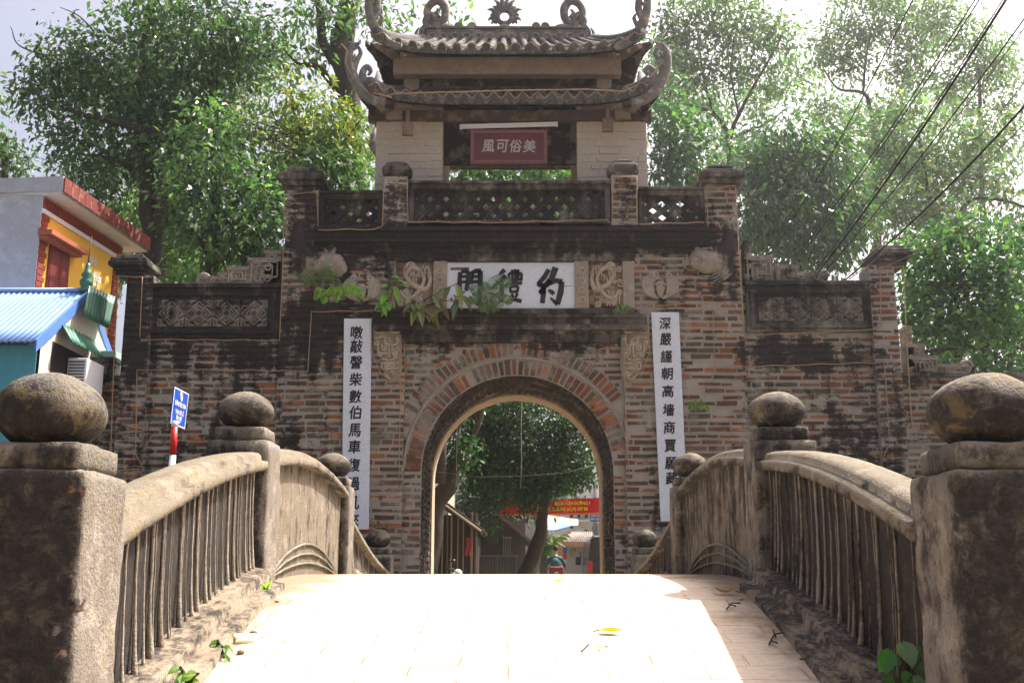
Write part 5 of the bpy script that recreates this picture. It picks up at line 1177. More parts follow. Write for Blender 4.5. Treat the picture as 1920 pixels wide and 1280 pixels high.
def tree(name, lab, base, limbs, blobs, leafpx, pal, cover=2.2, group=None, droop=.35, clump=1., warm=.0, cat="tree", aspect=.2):
    """limbs: lists of (px, py, depth, radius); blobs: (px, py, depth, half width px, half height px, weight)"""
    global NLEAF
    Yb = base[2]; p = P(base[0], base[1], Yb); root = thing(name, lab, cat, (p.x, Yb, 0), group)
    b = MB()
    for li in limbs:
        q = [P(x, y, Y) for x, y, Y, r in li]; rr = [r * .72 for *_, r in li]; out = []; ro = []
        for i in range(len(q) - 1):
            p0 = q[max(i - 1, 0)]; p1 = q[i]; p2 = q[i + 1]; p3 = q[min(i + 2, len(q) - 1)]
            for k in range(6):
                t = k / 6; v = .5 * ((2 * p1) + (p2 - p0) * t + (2 * p0 - 5 * p1 + 4 * p2 - p3) * t * t + (3 * p1 - p0 - 3 * p2 + p3) * t ** 3)
                r = rr[i] + (rr[i + 1] - rr[i]) * t; out.append(v + mnoise.noise_vector(v * 1.7) * r * .5); ro.append(r)
        out.append(q[-1]); ro.append(rr[-1]); b.tube(out, ro, 10 if max(rr) > .1 else 6)
    PT, DR, CL, LL = [], [], [], []; twigs = []
    for bl in blobs:
        px, py, Y, rx, ry = bl[:5]; wt = bl[5] if len(bl) > 5 else 1.
        k = mpp(py, Y); c = np.array(P(px, py, Y)); R3 = np.array([rx * k, max(rx, ry) * k * .75, ry * k])
        n = int(2.6 * cover * wt * math.pi * rx * ry / (leafpx * leafpx * .42)); per = 13; nt_ = max(4, int(n / per / 1.))
        d = rng.normal(size=(nt_, 3)); d /= np.linalg.norm(d, axis=1)[:, None]; rad = rng.random(nt_) ** .45
        tw = d * rad[:, None]
        # lumps: pull twigs towards a few sub-centres, leaving gaps between
        ns = max(4, int(nt_ / 16 / clump)); sc = rng.normal(size=(ns, 3)); sc /= np.linalg.norm(sc, axis=1)[:, None]; sc *= (rng.random(ns) ** .4)[:, None]
        near = np.argmin(((tw[:, None, :] - sc[None]) ** 2).sum(2), 1); tw = tw + (sc[near] - tw) * (.34 * rng.random(nt_))[:, None]
        tw = c + tw * R3; L0 = leafpx * k
        tone = rng.normal(size=ns) * .16
        for i in range(nt_):
            m_ = per; off = rng.normal(size=(m_, 3)) * L0 * 1.15; PT.append(tw[i] + off)
            dd = off / (np.linalg.norm(off, axis=1)[:, None] + 1e-9) * .8 + rng.normal(size=(m_, 3)) * .55; dd[:, 2] -= droop; dd /= np.linalg.norm(dd, axis=1)[:, None]; DR.append(dd)
            cc = pal[rng.integers(0, len(pal), m_)] * (1 + tone[near[i]] + rng.normal(size=(m_, 1)) * .15).clip(.4, 1.8)
            if warm: w_ = rng.random(m_) < warm; cc[w_] = np.array([.30, .26, .05]) * rng.uniform(.6, 1.2)
            CL.append(cc); LL.append(L0 * rng.uniform(.45, 1.4, m_))
            if i % 5 == 0: twigs.append((c, tw[i], L0))
    for c, t_, L0 in twigs:
        c = Vector(c); t_ = Vector(t_); s_ = t_.lerp(c, .45); b.tube([s_, s_.lerp(t_, .5) + mnoise.noise_vector(t_) * .1, t_], [min(.03, L0 * .1), min(.02, L0 * .06), .004], 4, cap=False)
    b.build("trunk", M['bark'], root, True, grime=.15)
    PT, DR, CL, LL = np.concatenate(PT), np.concatenate(DR), np.concatenate(CL), np.concatenate(LL); NLEAF += len(PT)
    leafmesh("crown", PT, DR, LL, LL * aspect * rng.uniform(.8, 1.3, len(LL)), CL.clip(.004, .6), root)
    return root
TG = "trees behind the gate"
tree("broadleaf_tree", "tall dark green tree with spreading limbs rising behind the yellow house", (265, 900, 21),
     [[(300, 900, 21, .34), (290, 500, 21, .28), (272, 330, 21, .22), (264, 200, 21, .16), (275, 60, 21, .1), (290, -40, 21, .05)], [(285, 480, 21, .2), (310, 275, 20.6, .12), (230, 232, 20.4, .10), (150, 212, 20.2, .07), (90, 190, 20, .03)],
      [(400, 600, 21.5, .25), (405, 330, 21.5, .2), (398, 180, 21.5, .17), (365, 140, 21.4, .12), (290, 148, 21, .09), (220, 165, 21, .05)], [(398, 180, 21.5, .15), (412, 100, 21.5, .12), (430, 20, 21.4, .07)], [(272, 330, 21, .12), (215, 300, 20.8, .08), (150, 290, 20.6, .03)],
      [(85, 105, 20, .03), (35, 85, 20, .022), (22, 55, 20, .012), (18, 50, 20, .006)], [(185, 70, 20, .03), (150, 32, 20, .02), (112, 14, 20, .008)]],
     [(330, 60, 21, 165, 95), (150, 110, 20.5, 95, 65), (95, 170, 20.3, 75, 50), (240, 180, 20.8, 110, 70), (140, 240, 20.4, 75, 45, .8), (340, 190, 21.4, 120, 70), (450, 90, 21.4, 80, 90), (180, 310, 20.6, 95, 40, .8), (330, 290, 21, 110, 60), (260, 250, 21, 90, 50, .8), (420, 260, 21.6, 80, 70), (200, 365, 20.6, 60, 35, .7)],
     14, PALD, 2.5, TG, clump=.8)
tree("broadleaf_tree", "bushy mid-green tree with long leaves filling the space above the left wing", (400, 900, 19.5),
     [[(400, 900, 19.5, .25), (395, 560, 19.5, .2), (405, 380, 19.4, .12), (400, 230, 19.3, .04)], [(398, 480, 19.5, .12), (330, 400, 19.2, .06), (270, 360, 19, .02)], [(400, 420, 19.5, .1), (470, 350, 19.2, .05), (500, 300, 19, .02)]],
     [(395, 250, 19.3, 60, 60), (400, 340, 19.3, 110, 65), (330, 385, 21.9, 85, 60), (315, 470, 21.9, 90, 50), (420, 440, 19.2, 110, 70), (500, 400, 19.4, 60, 90), (390, 520, 20.8, 110, 40), (240, 420, 22.8, 60, 45), (610, 320, 20.2, 100, 50), (640, 380, 20.2, 80, 50), (240, 500, 22.8, 40, 50), (480, 480, 19.5, 60, 50)],
     15, PALM, 2.7, TG)
tree("broadleaf_tree", "old tree with a thick dark leaning trunk just left of the pavilion roofs", (640, 900, 23),
     [[(690, 900, 23, .5), (670, 400, 23, .42), (650, 180, 23, .38), (642, 90, 23, .36), (655, 0, 23, .32), (680, -80, 23, .25)], [(645, 130, 23, .2), (610, 90, 22.8, .16), (598, 20, 22.7, .12), (585, -40, 22.6, .08)], [(660, 210, 23, .14), (600, 130, 22.6, .10), (560, 120, 22.4, .05), (530, 90, 22.4, .02)]],
     [(560, 30, 22.6, 70, 50, .8), (570, 100, 22.6, 55, 35, .7), (720, 20, 22.6, 70, 50, .55), (760, 70, 22.8, 45, 30, .35), (640, 10, 22.4, 60, 40, .8), (730, 85, 22.6, 40, 28, .4), (840, 30, 23.2, 60, 30, .25)],
     15, PALM, 1.7, TG)
tree("yellowing_tree", "thin yellow-green tree with bare twigs between the leaning trunk and the left pier", (600, 900, 20.5),
     [[(640, 900, 20.5, .16), (630, 420, 20.5, .12), (590, 300, 20.4, .08), (555, 220, 20.4, .05), (545, 150, 20.4, .02)], [(590, 300, 20.4, .05), (530, 270, 20.3, .03), (470, 230, 20.2, .012)], [(600, 320, 20.4, .05), (650, 260, 20.3, .03), (680, 220, 20.3, .012)]] +
     [[(560 + random.uniform(-30, 30), 250, 20.3, .018), (500 + random.uniform(-60, 40), 215 + 12 * k, 20.2, .012), (455 + random.uniform(-20, 30), 165 + 16 * k, 20.1, .005)] for k in range(7)],
     [(560, 180, 20.4, 70, 45, .8), (610, 230, 20.4, 70, 50), (530, 250, 20.2, 70, 45, .7), (650, 280, 20.5, 60, 50), (580, 310, 20.5, 90, 40), (660, 220, 20.4, 40, 40, .6), (490, 200, 20.2, 45, 40, .35)],
     13, PALY, 1.8, TG, warm=.08)
tree("broadleaf_tree", "small far tree at the left edge of the photo above the flat roof", (10, 900, 27), [[(5, 900, 27, .2), (10, 330, 27, .12), (15, 260, 27, .05)]],
     [(15, 300, 27, 50, 35), (0, 270, 27, 30, 30), (30, 320, 27, 30, 20), (-10, 190, 27, 20, 40, .6)], 12, PALD, 2.2, TG)
tree("drooping_tree", "dense tree with long drooping leaves seen through the pavilion's open middle", (960, 900, 22.5), [[(820, 900, 22.5, .25), (850, 400, 22.4, .18), (900, 310, 22.3, .1), (1000, 250, 22.3, .05)]],
     [(900, 330, 22.2, 90, 40), (1040, 330, 22.2, 90, 40), (960, 400, 22.4, 150, 60), (820, 400, 22.4, 90, 60), (1120, 400, 22.4, 80, 60), (970, 300, 22.8, 130, 30)], 17, PALM, 3.2, TG, droop=.9)
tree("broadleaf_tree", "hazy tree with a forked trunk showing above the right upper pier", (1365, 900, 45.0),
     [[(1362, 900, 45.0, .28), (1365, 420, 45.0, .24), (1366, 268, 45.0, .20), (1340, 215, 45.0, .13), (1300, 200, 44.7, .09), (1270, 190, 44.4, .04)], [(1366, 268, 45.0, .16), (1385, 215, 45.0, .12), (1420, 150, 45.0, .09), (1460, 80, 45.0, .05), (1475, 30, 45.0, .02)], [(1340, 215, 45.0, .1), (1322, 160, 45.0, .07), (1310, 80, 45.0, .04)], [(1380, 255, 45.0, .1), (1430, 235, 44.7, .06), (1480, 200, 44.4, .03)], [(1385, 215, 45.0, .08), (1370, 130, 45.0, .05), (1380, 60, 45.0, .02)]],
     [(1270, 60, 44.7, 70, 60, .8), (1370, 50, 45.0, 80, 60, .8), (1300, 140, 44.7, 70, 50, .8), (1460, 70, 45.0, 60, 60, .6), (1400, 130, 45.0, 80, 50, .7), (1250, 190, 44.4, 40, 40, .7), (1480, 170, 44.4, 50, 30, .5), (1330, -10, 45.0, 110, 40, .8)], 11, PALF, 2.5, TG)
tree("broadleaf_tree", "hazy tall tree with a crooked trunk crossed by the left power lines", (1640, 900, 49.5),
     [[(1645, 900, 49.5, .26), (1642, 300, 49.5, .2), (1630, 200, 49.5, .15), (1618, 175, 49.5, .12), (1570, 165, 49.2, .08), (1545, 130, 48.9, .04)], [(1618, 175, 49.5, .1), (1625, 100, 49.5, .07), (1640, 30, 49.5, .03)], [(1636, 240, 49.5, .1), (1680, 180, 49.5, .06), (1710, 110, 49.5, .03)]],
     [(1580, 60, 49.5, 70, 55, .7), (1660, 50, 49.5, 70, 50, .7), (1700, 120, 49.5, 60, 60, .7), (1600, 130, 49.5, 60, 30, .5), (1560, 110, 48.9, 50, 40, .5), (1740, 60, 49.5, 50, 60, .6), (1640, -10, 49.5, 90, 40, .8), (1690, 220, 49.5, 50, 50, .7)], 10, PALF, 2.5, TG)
tree("round_tree", "dense round-headed tree behind the crest of the right wing", (1500, 900, 36.0),
     [[(1500, 900, 36.0, .3), (1495, 500, 36.0, .2), (1490, 330, 36.0, .08)]],
     [(1490, 280, 36.0, 100, 60), (1440, 340, 35.7, 75, 70), (1540, 340, 35.7, 90, 70), (1490, 410, 35.4, 120, 70), (1430, 430, 35.7, 50, 60), (1590, 410, 35.7, 70, 70), (1560, 260, 36.3, 60, 40, .8), (1530, 480, 35.7, 110, 40), (1410, 300, 36.3, 40, 50, .7)], 13, PALB, 3.0, TG, droop=.8)
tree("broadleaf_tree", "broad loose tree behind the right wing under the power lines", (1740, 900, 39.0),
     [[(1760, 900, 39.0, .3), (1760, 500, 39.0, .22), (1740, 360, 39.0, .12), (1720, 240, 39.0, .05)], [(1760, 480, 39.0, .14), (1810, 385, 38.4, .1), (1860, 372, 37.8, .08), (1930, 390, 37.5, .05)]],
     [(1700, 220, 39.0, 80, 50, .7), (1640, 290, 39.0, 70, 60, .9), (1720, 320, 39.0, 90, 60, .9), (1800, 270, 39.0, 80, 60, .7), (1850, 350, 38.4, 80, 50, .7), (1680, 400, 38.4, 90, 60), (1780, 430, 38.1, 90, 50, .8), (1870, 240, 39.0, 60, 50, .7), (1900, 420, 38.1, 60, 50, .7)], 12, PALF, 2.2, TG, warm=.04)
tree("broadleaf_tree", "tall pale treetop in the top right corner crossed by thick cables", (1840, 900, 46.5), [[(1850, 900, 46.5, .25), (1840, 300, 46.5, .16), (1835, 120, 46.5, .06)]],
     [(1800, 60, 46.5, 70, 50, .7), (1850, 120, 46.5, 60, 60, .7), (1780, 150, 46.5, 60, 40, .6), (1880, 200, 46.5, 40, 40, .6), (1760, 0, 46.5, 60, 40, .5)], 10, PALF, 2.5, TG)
tree("laurel_shrub", "big glossy-leaved shrub beside the right outer pier", (1800, 1000, 18.5), [[(1810, 1000, 18.5, .16), (1800, 700, 18.5, .1), (1790, 520, 18.4, .04)], [(1805, 720, 18.5, .07), (1870, 620, 18.4, .03)], [(1860, 660, 18, .05), (1820, 650, 18, .05), (1730, 660, 17.8, .03)]],
     [(1790, 450, 18.6, 80, 50, .8), (1760, 530, 18.4, 75, 60), (1840, 520, 18.4, 80, 60, .9), (1900, 470, 18.6, 60, 60, .7), (1740, 600, 18.2, 60, 45), (1830, 600, 18.2, 90, 45), (1900, 590, 18.4, 60, 50), (1790, 650, 18.2, 70, 25, .7), (1720, 480, 18.8, 35, 60, .8)], 14, PALB, 2.6, TG, droop=-.25, aspect=.24)
tree("broadleaf_tree", "dark bluish tree showing right behind the pavilion's right pier", (1260, 900, 32.5), [[(1262, 900, 32.5, .2), (1260, 400, 32.5, .14), (1255, 250, 32.5, .05)]],
     [(1255, 220, 32.5, 55, 60), (1270, 290, 32.2, 60, 50), (1290, 340, 32.2, 50, 40), (1320, 260, 32.5, 40, 40, .7), (1230, 330, 32.0, 30, 30)], 13, PALB, 2.5, TG)
tree("far_thicket", "low dense thicket closing the view at the far right behind the flank wall", (1850, 980, 21), [[(1860, 980, 21, .14), (1855, 720, 21, .08)]],
     [(1860, 690, 21, 90, 50), (1770, 690, 21, 60, 40), (1930, 640, 21, 50, 80), (1740, 630, 21, 50, 50), (1850, 620, 21.4, 90, 50), (1730, 540, 21.6, 40, 60, .8), (1900, 540, 21.6, 60, 60, .8)], 13, PALB, 2.4, TG)
# through the arch
tree("street_tree", "leaning street tree hanging dark over the lane beyond the arch", (990, 1085, 27),
     [[(985, 1088, 27, .36), (1000, 1040, 27, .27), (1012, 990, 26.9, .22), (1020, 950, 26.8, .18), (1040, 880, 26.5, .14), (1060, 800, 26.3, .08)], [(1020, 950, 26.8, .12), (970, 880, 26.3, .08), (920, 830, 26, .04)]],
     [(980, 800, 26.3, 100, 60), (1060, 830, 26.3, 70, 60), (930, 860, 26.2, 70, 60), (1000, 880, 26.4, 90, 50), (1080, 890, 26.4, 50, 30, .8), (910, 790, 26.2, 60, 50), (900, 860, 26.4, 50, 60), (1010, 915, 26.6, 60, 35), (960, 735, 26.4, 140, 40), (930, 930, 26, 45, 40), (985, 935, 26.3, 40, 20, .8), (920, 980, 25.9, 22, 22, .7), (1085, 760, 26.4, 50, 50), (880, 760, 26.2, 40, 40, .8), (1110, 860, 26.4, 25, 40, .5)], 8.5, PALK, 2.6)
tree("street_tree", "near tree with a dark limb at the left side of the archway view", (830, 1085, 24),
     [[(790, 1085, 24, .4), (820, 960, 24, .32), (858, 870, 24, .26), (890, 800, 24, .2), (910, 730, 24, .14)]], [(850, 790, 23.8, 35, 40, .7), (880, 740, 23.8, 50, 30), (835, 850, 23.8, 25, 40, .5), (865, 840, 23.7, 40, 50, .9), (840, 780, 23.7, 30, 40)], 9, PALK, 1.8)
tree("street_tree", "dark far tree closing the lane behind the grey house", (930, 1085, 36), [[(930, 1085, 36, .3), (935, 950, 36, .2), (940, 860, 36, .06)]], [(920, 900, 36, 90, 70), (880, 960, 36, 60, 40), (970, 940, 36, 60, 40), (1010, 880, 36, 60, 50), (1060, 900, 37, 40, 30, .7)], 9, PALK, 2.0)
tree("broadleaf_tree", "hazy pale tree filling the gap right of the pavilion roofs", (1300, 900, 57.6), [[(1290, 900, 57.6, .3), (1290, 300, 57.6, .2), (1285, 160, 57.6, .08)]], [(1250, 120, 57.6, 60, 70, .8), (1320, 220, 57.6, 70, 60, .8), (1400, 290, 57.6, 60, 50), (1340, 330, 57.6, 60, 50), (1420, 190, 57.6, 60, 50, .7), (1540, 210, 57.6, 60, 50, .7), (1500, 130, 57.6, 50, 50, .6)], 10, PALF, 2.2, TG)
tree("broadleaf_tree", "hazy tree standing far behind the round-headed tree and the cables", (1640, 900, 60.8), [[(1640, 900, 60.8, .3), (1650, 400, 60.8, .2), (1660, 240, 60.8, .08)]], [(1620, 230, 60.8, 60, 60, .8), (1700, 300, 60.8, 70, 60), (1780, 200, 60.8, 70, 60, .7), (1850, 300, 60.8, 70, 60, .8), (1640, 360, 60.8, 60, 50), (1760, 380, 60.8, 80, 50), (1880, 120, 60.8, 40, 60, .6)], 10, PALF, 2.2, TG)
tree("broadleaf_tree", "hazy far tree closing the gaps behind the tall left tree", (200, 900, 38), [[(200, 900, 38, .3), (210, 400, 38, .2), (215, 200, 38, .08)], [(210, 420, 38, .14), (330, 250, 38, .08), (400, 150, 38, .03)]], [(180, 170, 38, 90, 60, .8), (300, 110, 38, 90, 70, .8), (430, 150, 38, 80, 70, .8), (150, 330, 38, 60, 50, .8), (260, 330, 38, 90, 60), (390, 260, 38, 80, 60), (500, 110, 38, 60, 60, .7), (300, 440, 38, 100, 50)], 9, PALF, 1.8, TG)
tree("broadleaf_tree", "tree behind the left pier whose leaves close the gap to the pavilion", (560, 900, 26), [[(560, 900, 26, .26), (565, 400, 26, .2), (560, 240, 26, .08)]], [(500, 330, 26, 70, 60), (560, 260, 26, 70, 60, .8), (640, 180, 26, 40, 40, .5), (680, 260, 26, 40, 60), (600, 400, 26, 120, 60), (250, 420, 26, 70, 70), (330, 500, 26, 110, 50)], 12, PALD, 2.0, TG)

# ------------------------------------------------------------------ the lane beyond the arch
M['col'] = flat("painted_surfaces", (1, 1, 1), .7, .22, 2.5, attr=True); M['gloss'] = flat("vehicle_paint", (1, 1, 1), .25, .06, 2., 0, .5, attr=True)
M['glass'] = flat("dark_glass", (.012, .014, .018), .08, .1, 2, 0, .6); M['rubber'] = flat("tyre_rubber", (.02, .02, .02), .85); M['steel'] = flat("steel", (.5, .5, .5), .3, .1, 5, .9)
def bx(b, px0, py0, px1, py1, Y, depth, col):        # box whose front face fills a rectangle of the photo at depth Y; py1 None: down to the ground
    xa, xb = P(px0, (py0 + (py1 or 1075)) / 2, Y).x, P(px1, (py0 + (py1 or 1075)) / 2, Y).x; b.box(xa, xb, Y, Y + depth, P(0, py1, Y).z if py1 else 0., P(0, py0, Y).z, col)
    return xa, xb
# dark hut with poles
hut = thing("tiled_hut", "dark wooden hut with upright poles and a low sloping roof left in the archway", "hut", P(850, 1100, 25)); ORG[hut.name].z = 0; hut.location.z = 0
b = MB(); x0, x1 = bx(b, 790, 965, 893, None, 25, 4.5, (.06, .05, .042)); b.build("wall", M['col'], hut)
b = MB()
for x in (829, 838, 846, 858, 868, 884, 892): 
    p = P(x, 1000, 24.93); b.tube([(p.x, 24.93, 0), (p.x + .01, 24.93, P(0, 960, 25).z)], .035 if x > 880 else .02, 6, random.choice([(.26, .2, .13), (.34, .27, .18), (.15, .12, .09)]))
b.build("pole", M['col'], hut)
b = MB(); a, c_ = P(770, 905, 24.3), P(902, 1000, 24.3); d = Vector((0, 5.6, 0)); h = Vector((0, 0, .10)); b.hexa([a, c_, c_ + h, a + h] + [v + d for v in (a, c_, c_ + h, a + h)], (.09, .075, .06))
for k in range(22):
    q = a.lerp(c_, .3 + .7 * k / 21) + h; b.tube([q, q + d], .05, 6, (.12, .095, .08))
b.build("roof", M['col'], hut); b = MB(); b.tube([a + Vector((0, -.02, .06)), c_ + Vector((0, -.02, .06))], .03, 6, (.42, .34, .25)); b.build("verge", M['col'], hut)
q = thing("pale_house", "weathered pale green house wall showing above the dark hut's roof", "house", (P(815, 900, 31).x, 31, 0)); b = MB(); bx(b, 770, 912, 839, None, 31, 4, (.33, .36, .26)); b.build("wall", M['concwall'] if False else M['turq'] if False else stone("mildewed_green_wall", (.40, .43, .32), -.1, big=2, amt=(1.2, .6)), q)
b = MB(); bx(b, 770, 965, 840, 971, 30.9, .1, (.2, .2, .17)); b.build("ledge", M['col'], q); b = MB(); bx(b, 820, 925, 832, 945, 30.97, .05, (.08, .08, .07)); b.build("vent_opening", M['col'], q)
q = thing("grey_house", "dark grey house with a sloping roof edge behind the leaning street tree", "house", (P(940, 1000, 29).x, 29, 0))
b = MB(); bx(b, 880, 975, 985, None, 29, 5, (.10, .10, .10)); b.build("wall", M['col'], q)
b = MB(); a, c_ = P(925, 958, 28.4), P(1000, 1022, 28.4); d = Vector((0, 5, 0)); h = Vector((0, 0, .09)); b.hexa([a, c_, c_ + h, a + h] + [v + d for v in (a, c_, c_ + h, a + h)], (.17, .15, .13)); b.build("roof", M['col'], q)
b = MB()
for x in (944, 948, 952, 956): bx(b, x, 1008, x + 1.2, 1040, 28.9, .03, (.40, .38, .34))
bx(b, 942, 1006, 960, 1008, 28.9, .03, (.40, .38, .34)); b.build("window_bars", M['col'], q)
q = thing("yard_gate", "low grey metal yard gate in front of the grey house", "gate", (P(930, 1060, 27.5).x, 27.5, 0)); GC = (.13, .135, .14)
b = MB(); xa, xb = bx(b, 893, 1046, 931, None, 27.5, .03, GC); bx(b, 933, 1046, 968, None, 27.5, .03, GC); b.build("leaf_panel", M['col'], q)
b = MB(); 
for x in (892, 931, 967): bx(b, x, 1038, x + 3, None, 27.46, .08, (.20, .20, .205))
bx(b, 890, 1040, 972, 1044, 27.45, .06, (.22, .22, .22))
for k in range(14): bx(b, 896 + k * 5.3, 1048, 897.5 + k * 5.3, 1074, 27.47, .02, (.19, .19, .195))
b.build("gate_frame", M['col'], q)
p = P(878, 1010, 24.8); q = thing("red_cloth", "faded red cloth hanging from a pole of the dark hut", "cloth", (p.x, 24.8, p.z)); b = MB(); x0 = P(873, 1020, 24.8).x; x1 = P(884, 1020, 24.8).x; z0 = P(0, 1041, 24.8).z; z1 = P(0, 1008, 24.8).z
b.grid(lambda u, v: (x0 + (x1 - x0) * (u * (.7 + .3 * v) + .1 * math.sin(v * 5)), 24.8 + .03 * math.sin(u * 9 + v * 4), z1 + (z0 - z1) * v), 10, 10, (.42, .06, .06)); o = b.build("cloth", M['col'], q, True); o.modifiers.new("cloth", 'SOLIDIFY').thickness = .01
# right side of the lane
q = thing("cream_wall", "cream garden wall with a grey plank door right of the leaning tree trunk", "wall", (P(1018, 1070, 38).x, 38, 0))
b = MB(); bx(b, 985, 1016, 1011, None, 38, .3, (.66, .58, .44)); bx(b, 1011, 1024, 1046, 1030, 38, .3, (.5, .45, .36)); bx(b, 1027, 1030, 1046, None, 38, .3, (.60, .53, .41)); b.build("masonry", M['col'], q)
b = MB(); bx(b, 1011.3, 1030.5, 1026.5, None, 38.02, .05, (.24, .22, .20)); 
for k in range(5): bx(b, 1012 + 3 * k, 1031, 1012.5 + 3 * k, None, 38.0, .02, (.12, .11, .1))
b.build("door", M['col'], q)
q = thing("yellow_gatepost", "tall yellow gatepost with an orange edge behind the motorcyclist", "gatepost", (P(1052, 1070, 37.8).x, 37.8, 0)); b = MB(); bx(b, 1045, 1012, 1054, None, 37.8, .35, (.70, .53, .24)); bx(b, 1044, 1008, 1056, 1012, 37.75, .45, (.6, .42, .2)); b.build("post", M['col'], q); b = MB(); bx(b, 1054, 1012, 1056.5, None, 37.8, .3, (.72, .34, .12)); b.build("edge_strip", M['col'], q)
q = thing("cream_house", "single-storey cream house with a dark tiled roof and orange eave beside the van", "house", (P(1080, 1070, 41).x, 41, 0))
b = MB(); x0, x1 = bx(b, 1057, 1014, 1150, None, 41, 5, (.66, .59, .48)); b.build("wall", M['cream'], q)
b = MB(); z0, z1 = P(0, 1017, 40.6).z, P(0, 996, 43).z; e0, e1 = P(1052, 1017, 40.5).x, P(1160, 1017, 40.5).x; r0, r1 = P(1066, 996, 43.2).x, P(1150, 996, 43.2).x
b.grid(lambda u, v: (e0 + (r0 - e0) * v + (e1 + (r1 - e1) * v - e0 - (r0 - e0) * v) * u, 40.5 + 2.7 * v, z0 + (z1 - z0) * v + .03 * math.cos(u * 150)), 120, 3, (.20, .165, .14)); o = b.build("tiled_roof", M['col'], q, True); o.modifiers.new("sheet", 'SOLIDIFY').thickness = .05
b = MB(); b.box(e0, e1, 40.4, 40.48, z0 - .14, z0 + .03, (.72, .36, .22)); b.build("orange_eave", M['col'], q)
b = MB(); bx(b, 1068, 1030, 1073, 1042, 40.96, .05, (.3, .42, .22)); bx(b, 1087, 1034, 1089.5, 1058, 40.96, .05, (.12, .2, .18)); bx(b, 1076, 1028, 1079, 1032, 40.96, .05, (.2, .2, .22)); b.build("wall_fittings", M['col'], q)
q = thing("shop_banner", "narrow upright banner in blue, white and red beside the yellow gatepost", "banner", (P(1060, 1070, 37.5).x, 37.5, 0)); b = MB(); bx(b, 1056.8, 1022, 1063, 1036, 37.5, .04, (.08, .12, .45)); bx(b, 1056.8, 1036, 1063, 1048, 37.5, .04, (.60, .06, .06)); bx(b, 1056.8, 1048, 1063, 1062, 37.5, .04, (.6, .55, .5)); b.build("cloth", M['col'], q); b = MB(); bx(b, 1056, 1018, 1056.8, None, 37.48, .05, (.3, .3, .3)); b.build("pole", M['col'], q)
q = thing("blue_tarpaulin", "pale blue tarpaulin slung over the lane under a white and orange awning", "tarpaulin", P(1045, 990, 43)); b = MB(); c4 = [P(1012, 992, 42), P(1040, 993.5, 41), P(1080, 982, 43), P(1042, 977, 46)]
b.grid(lambda u, v: (c4[0].lerp(c4[1], u)).lerp(c4[3].lerp(c4[2], u), v) - Vector((0, 0, .15 * math.sin(math.pi * u) * math.sin(math.pi * v))), 10, 10, (.17, .32, .56)); o = b.build("sheet", M['col'], q, True); o.modifiers.new("sheet", 'SOLIDIFY').thickness = .01
q = thing("striped_awning", "white and orange awning fixed above the blue tarpaulin", "awning", P(1045, 975, 46.5)); b = MB(); c5 = [P(1010, 990, 46.6), P(1084, 984, 46.6), P(1084, 974, 48), P(1014, 964, 48)]
for k in range(8): 
    u0, u1 = k / 8, (k + 1) / 8; v_ = [c5[0].lerp(c5[1], u0), c5[0].lerp(c5[1], u1), c5[3].lerp(c5[2], u1), c5[3].lerp(c5[2], u0)]; b.hexa(v_ + [x + Vector((0, .02, .02)) for x in v_], (.75, .72, .66) if k % 3 else (.75, .36, .20))
b.build("sheet", M['col'], q)
q = thing("apartment_house", "pale grey multi-storey house with small windows far down the lane", "house", (P(1090, 1070, 52).x, 52, 0)); b = MB(); bx(b, 1040, 948, 1180, None, 52, 8, (.58, .60, .64)); b.build("wall", M['col'], q)
for k, (x, y) in enumerate(((1068, 960), (1082, 960), (1096, 960), (1068, 980), (1110, 985), (1096, 992))):
    b = MB(); bx(b, x, y, x + 7, y + 11, 51.93, .06, (.45, .46, .5)); f_ = b.build("window", M['col'], q); b = MB(); bx(b, x + 1, y + 1, x + 6, y + 10, 51.91, .03, (.10, .12, .15)); b.build("pane", M['glass'], f_)
b = MB(); bx(b, 1060, 974, 1130, 977, 51.6, .4, (.7, .7, .72)); bx(b, 1060, 955, 1130, 957, 51.6, .4, (.7, .7, .72)); b.build("floor_ledge", M['col'], q)
b = MB(); bx(b, 1091, 980, 1098, 988, 51.5, .4, (.5, .42, .26)); b.build("wall_box", M['col'], q)
q = thing("shop_sign", "small blue shop sign with white lettering below the right end of the red banner", "sign", P(1118, 970, 34)); b = MB(); bx(b, 1106, 962, 1135, 977, 34, .06, (.01, .10, .26)); b.build("panel", M['col'], q, bevel=.01)
b = MB(); p = P(1120, 966, 33.98); write(b, "CỬA HÀNG", p, (1, 0, 0), (0, 0, 1), .40, .07, .004, (.7, .7, .72)); p = P(1120, 972.5, 33.98); write(b, "0917 226 188", p, (1, 0, 0), (0, 0, 1), .42, .07, .004, (.7, .7, .72)); b.build("lettering", M['col'], q)
q = thing("utility_pole", "concrete pole carrying a cluster of meter boxes behind the van", "pole", (P(1119, 1000, 40).x, 40, 0)); p = P(1119, 1000, 40); b = MB(); b.tube([(p.x, 40, 0), (p.x, 40, P(0, 900, 40).z)], [.16, .12], 12, (.36, .35, .33)); b.build("pole", M['col'], q, True)
for k, (x, y) in enumerate(((1112, 979), (1119, 980), (1112, 990), (1119, 991))):
    b = MB(); bx(b, x, y, x + 6, y + 9, 39.7, .14, random.choice([(.28, .28, .27), (.4, .39, .36), (.2, .2, .2)])); b.build("meter_box", M['col'], q, bevel=.01)
leafy("potted_shrub", "ragged green shrub under the tarpaulin in front of the cream wall", "shrub", [[(1015, 1030), (1012, 1005), (1020, 992)], [(1022, 1030), (1028, 1008), (1036, 1000)], [(1030, 1030), (1040, 1012), (1050, 1004)], [(1018, 1030), (1008, 1015)]], .5, .22, [(.10, .20, .05), (.16, .26, .06), (.22, .26, .08)], 9, 37.6, None, .4, 4)
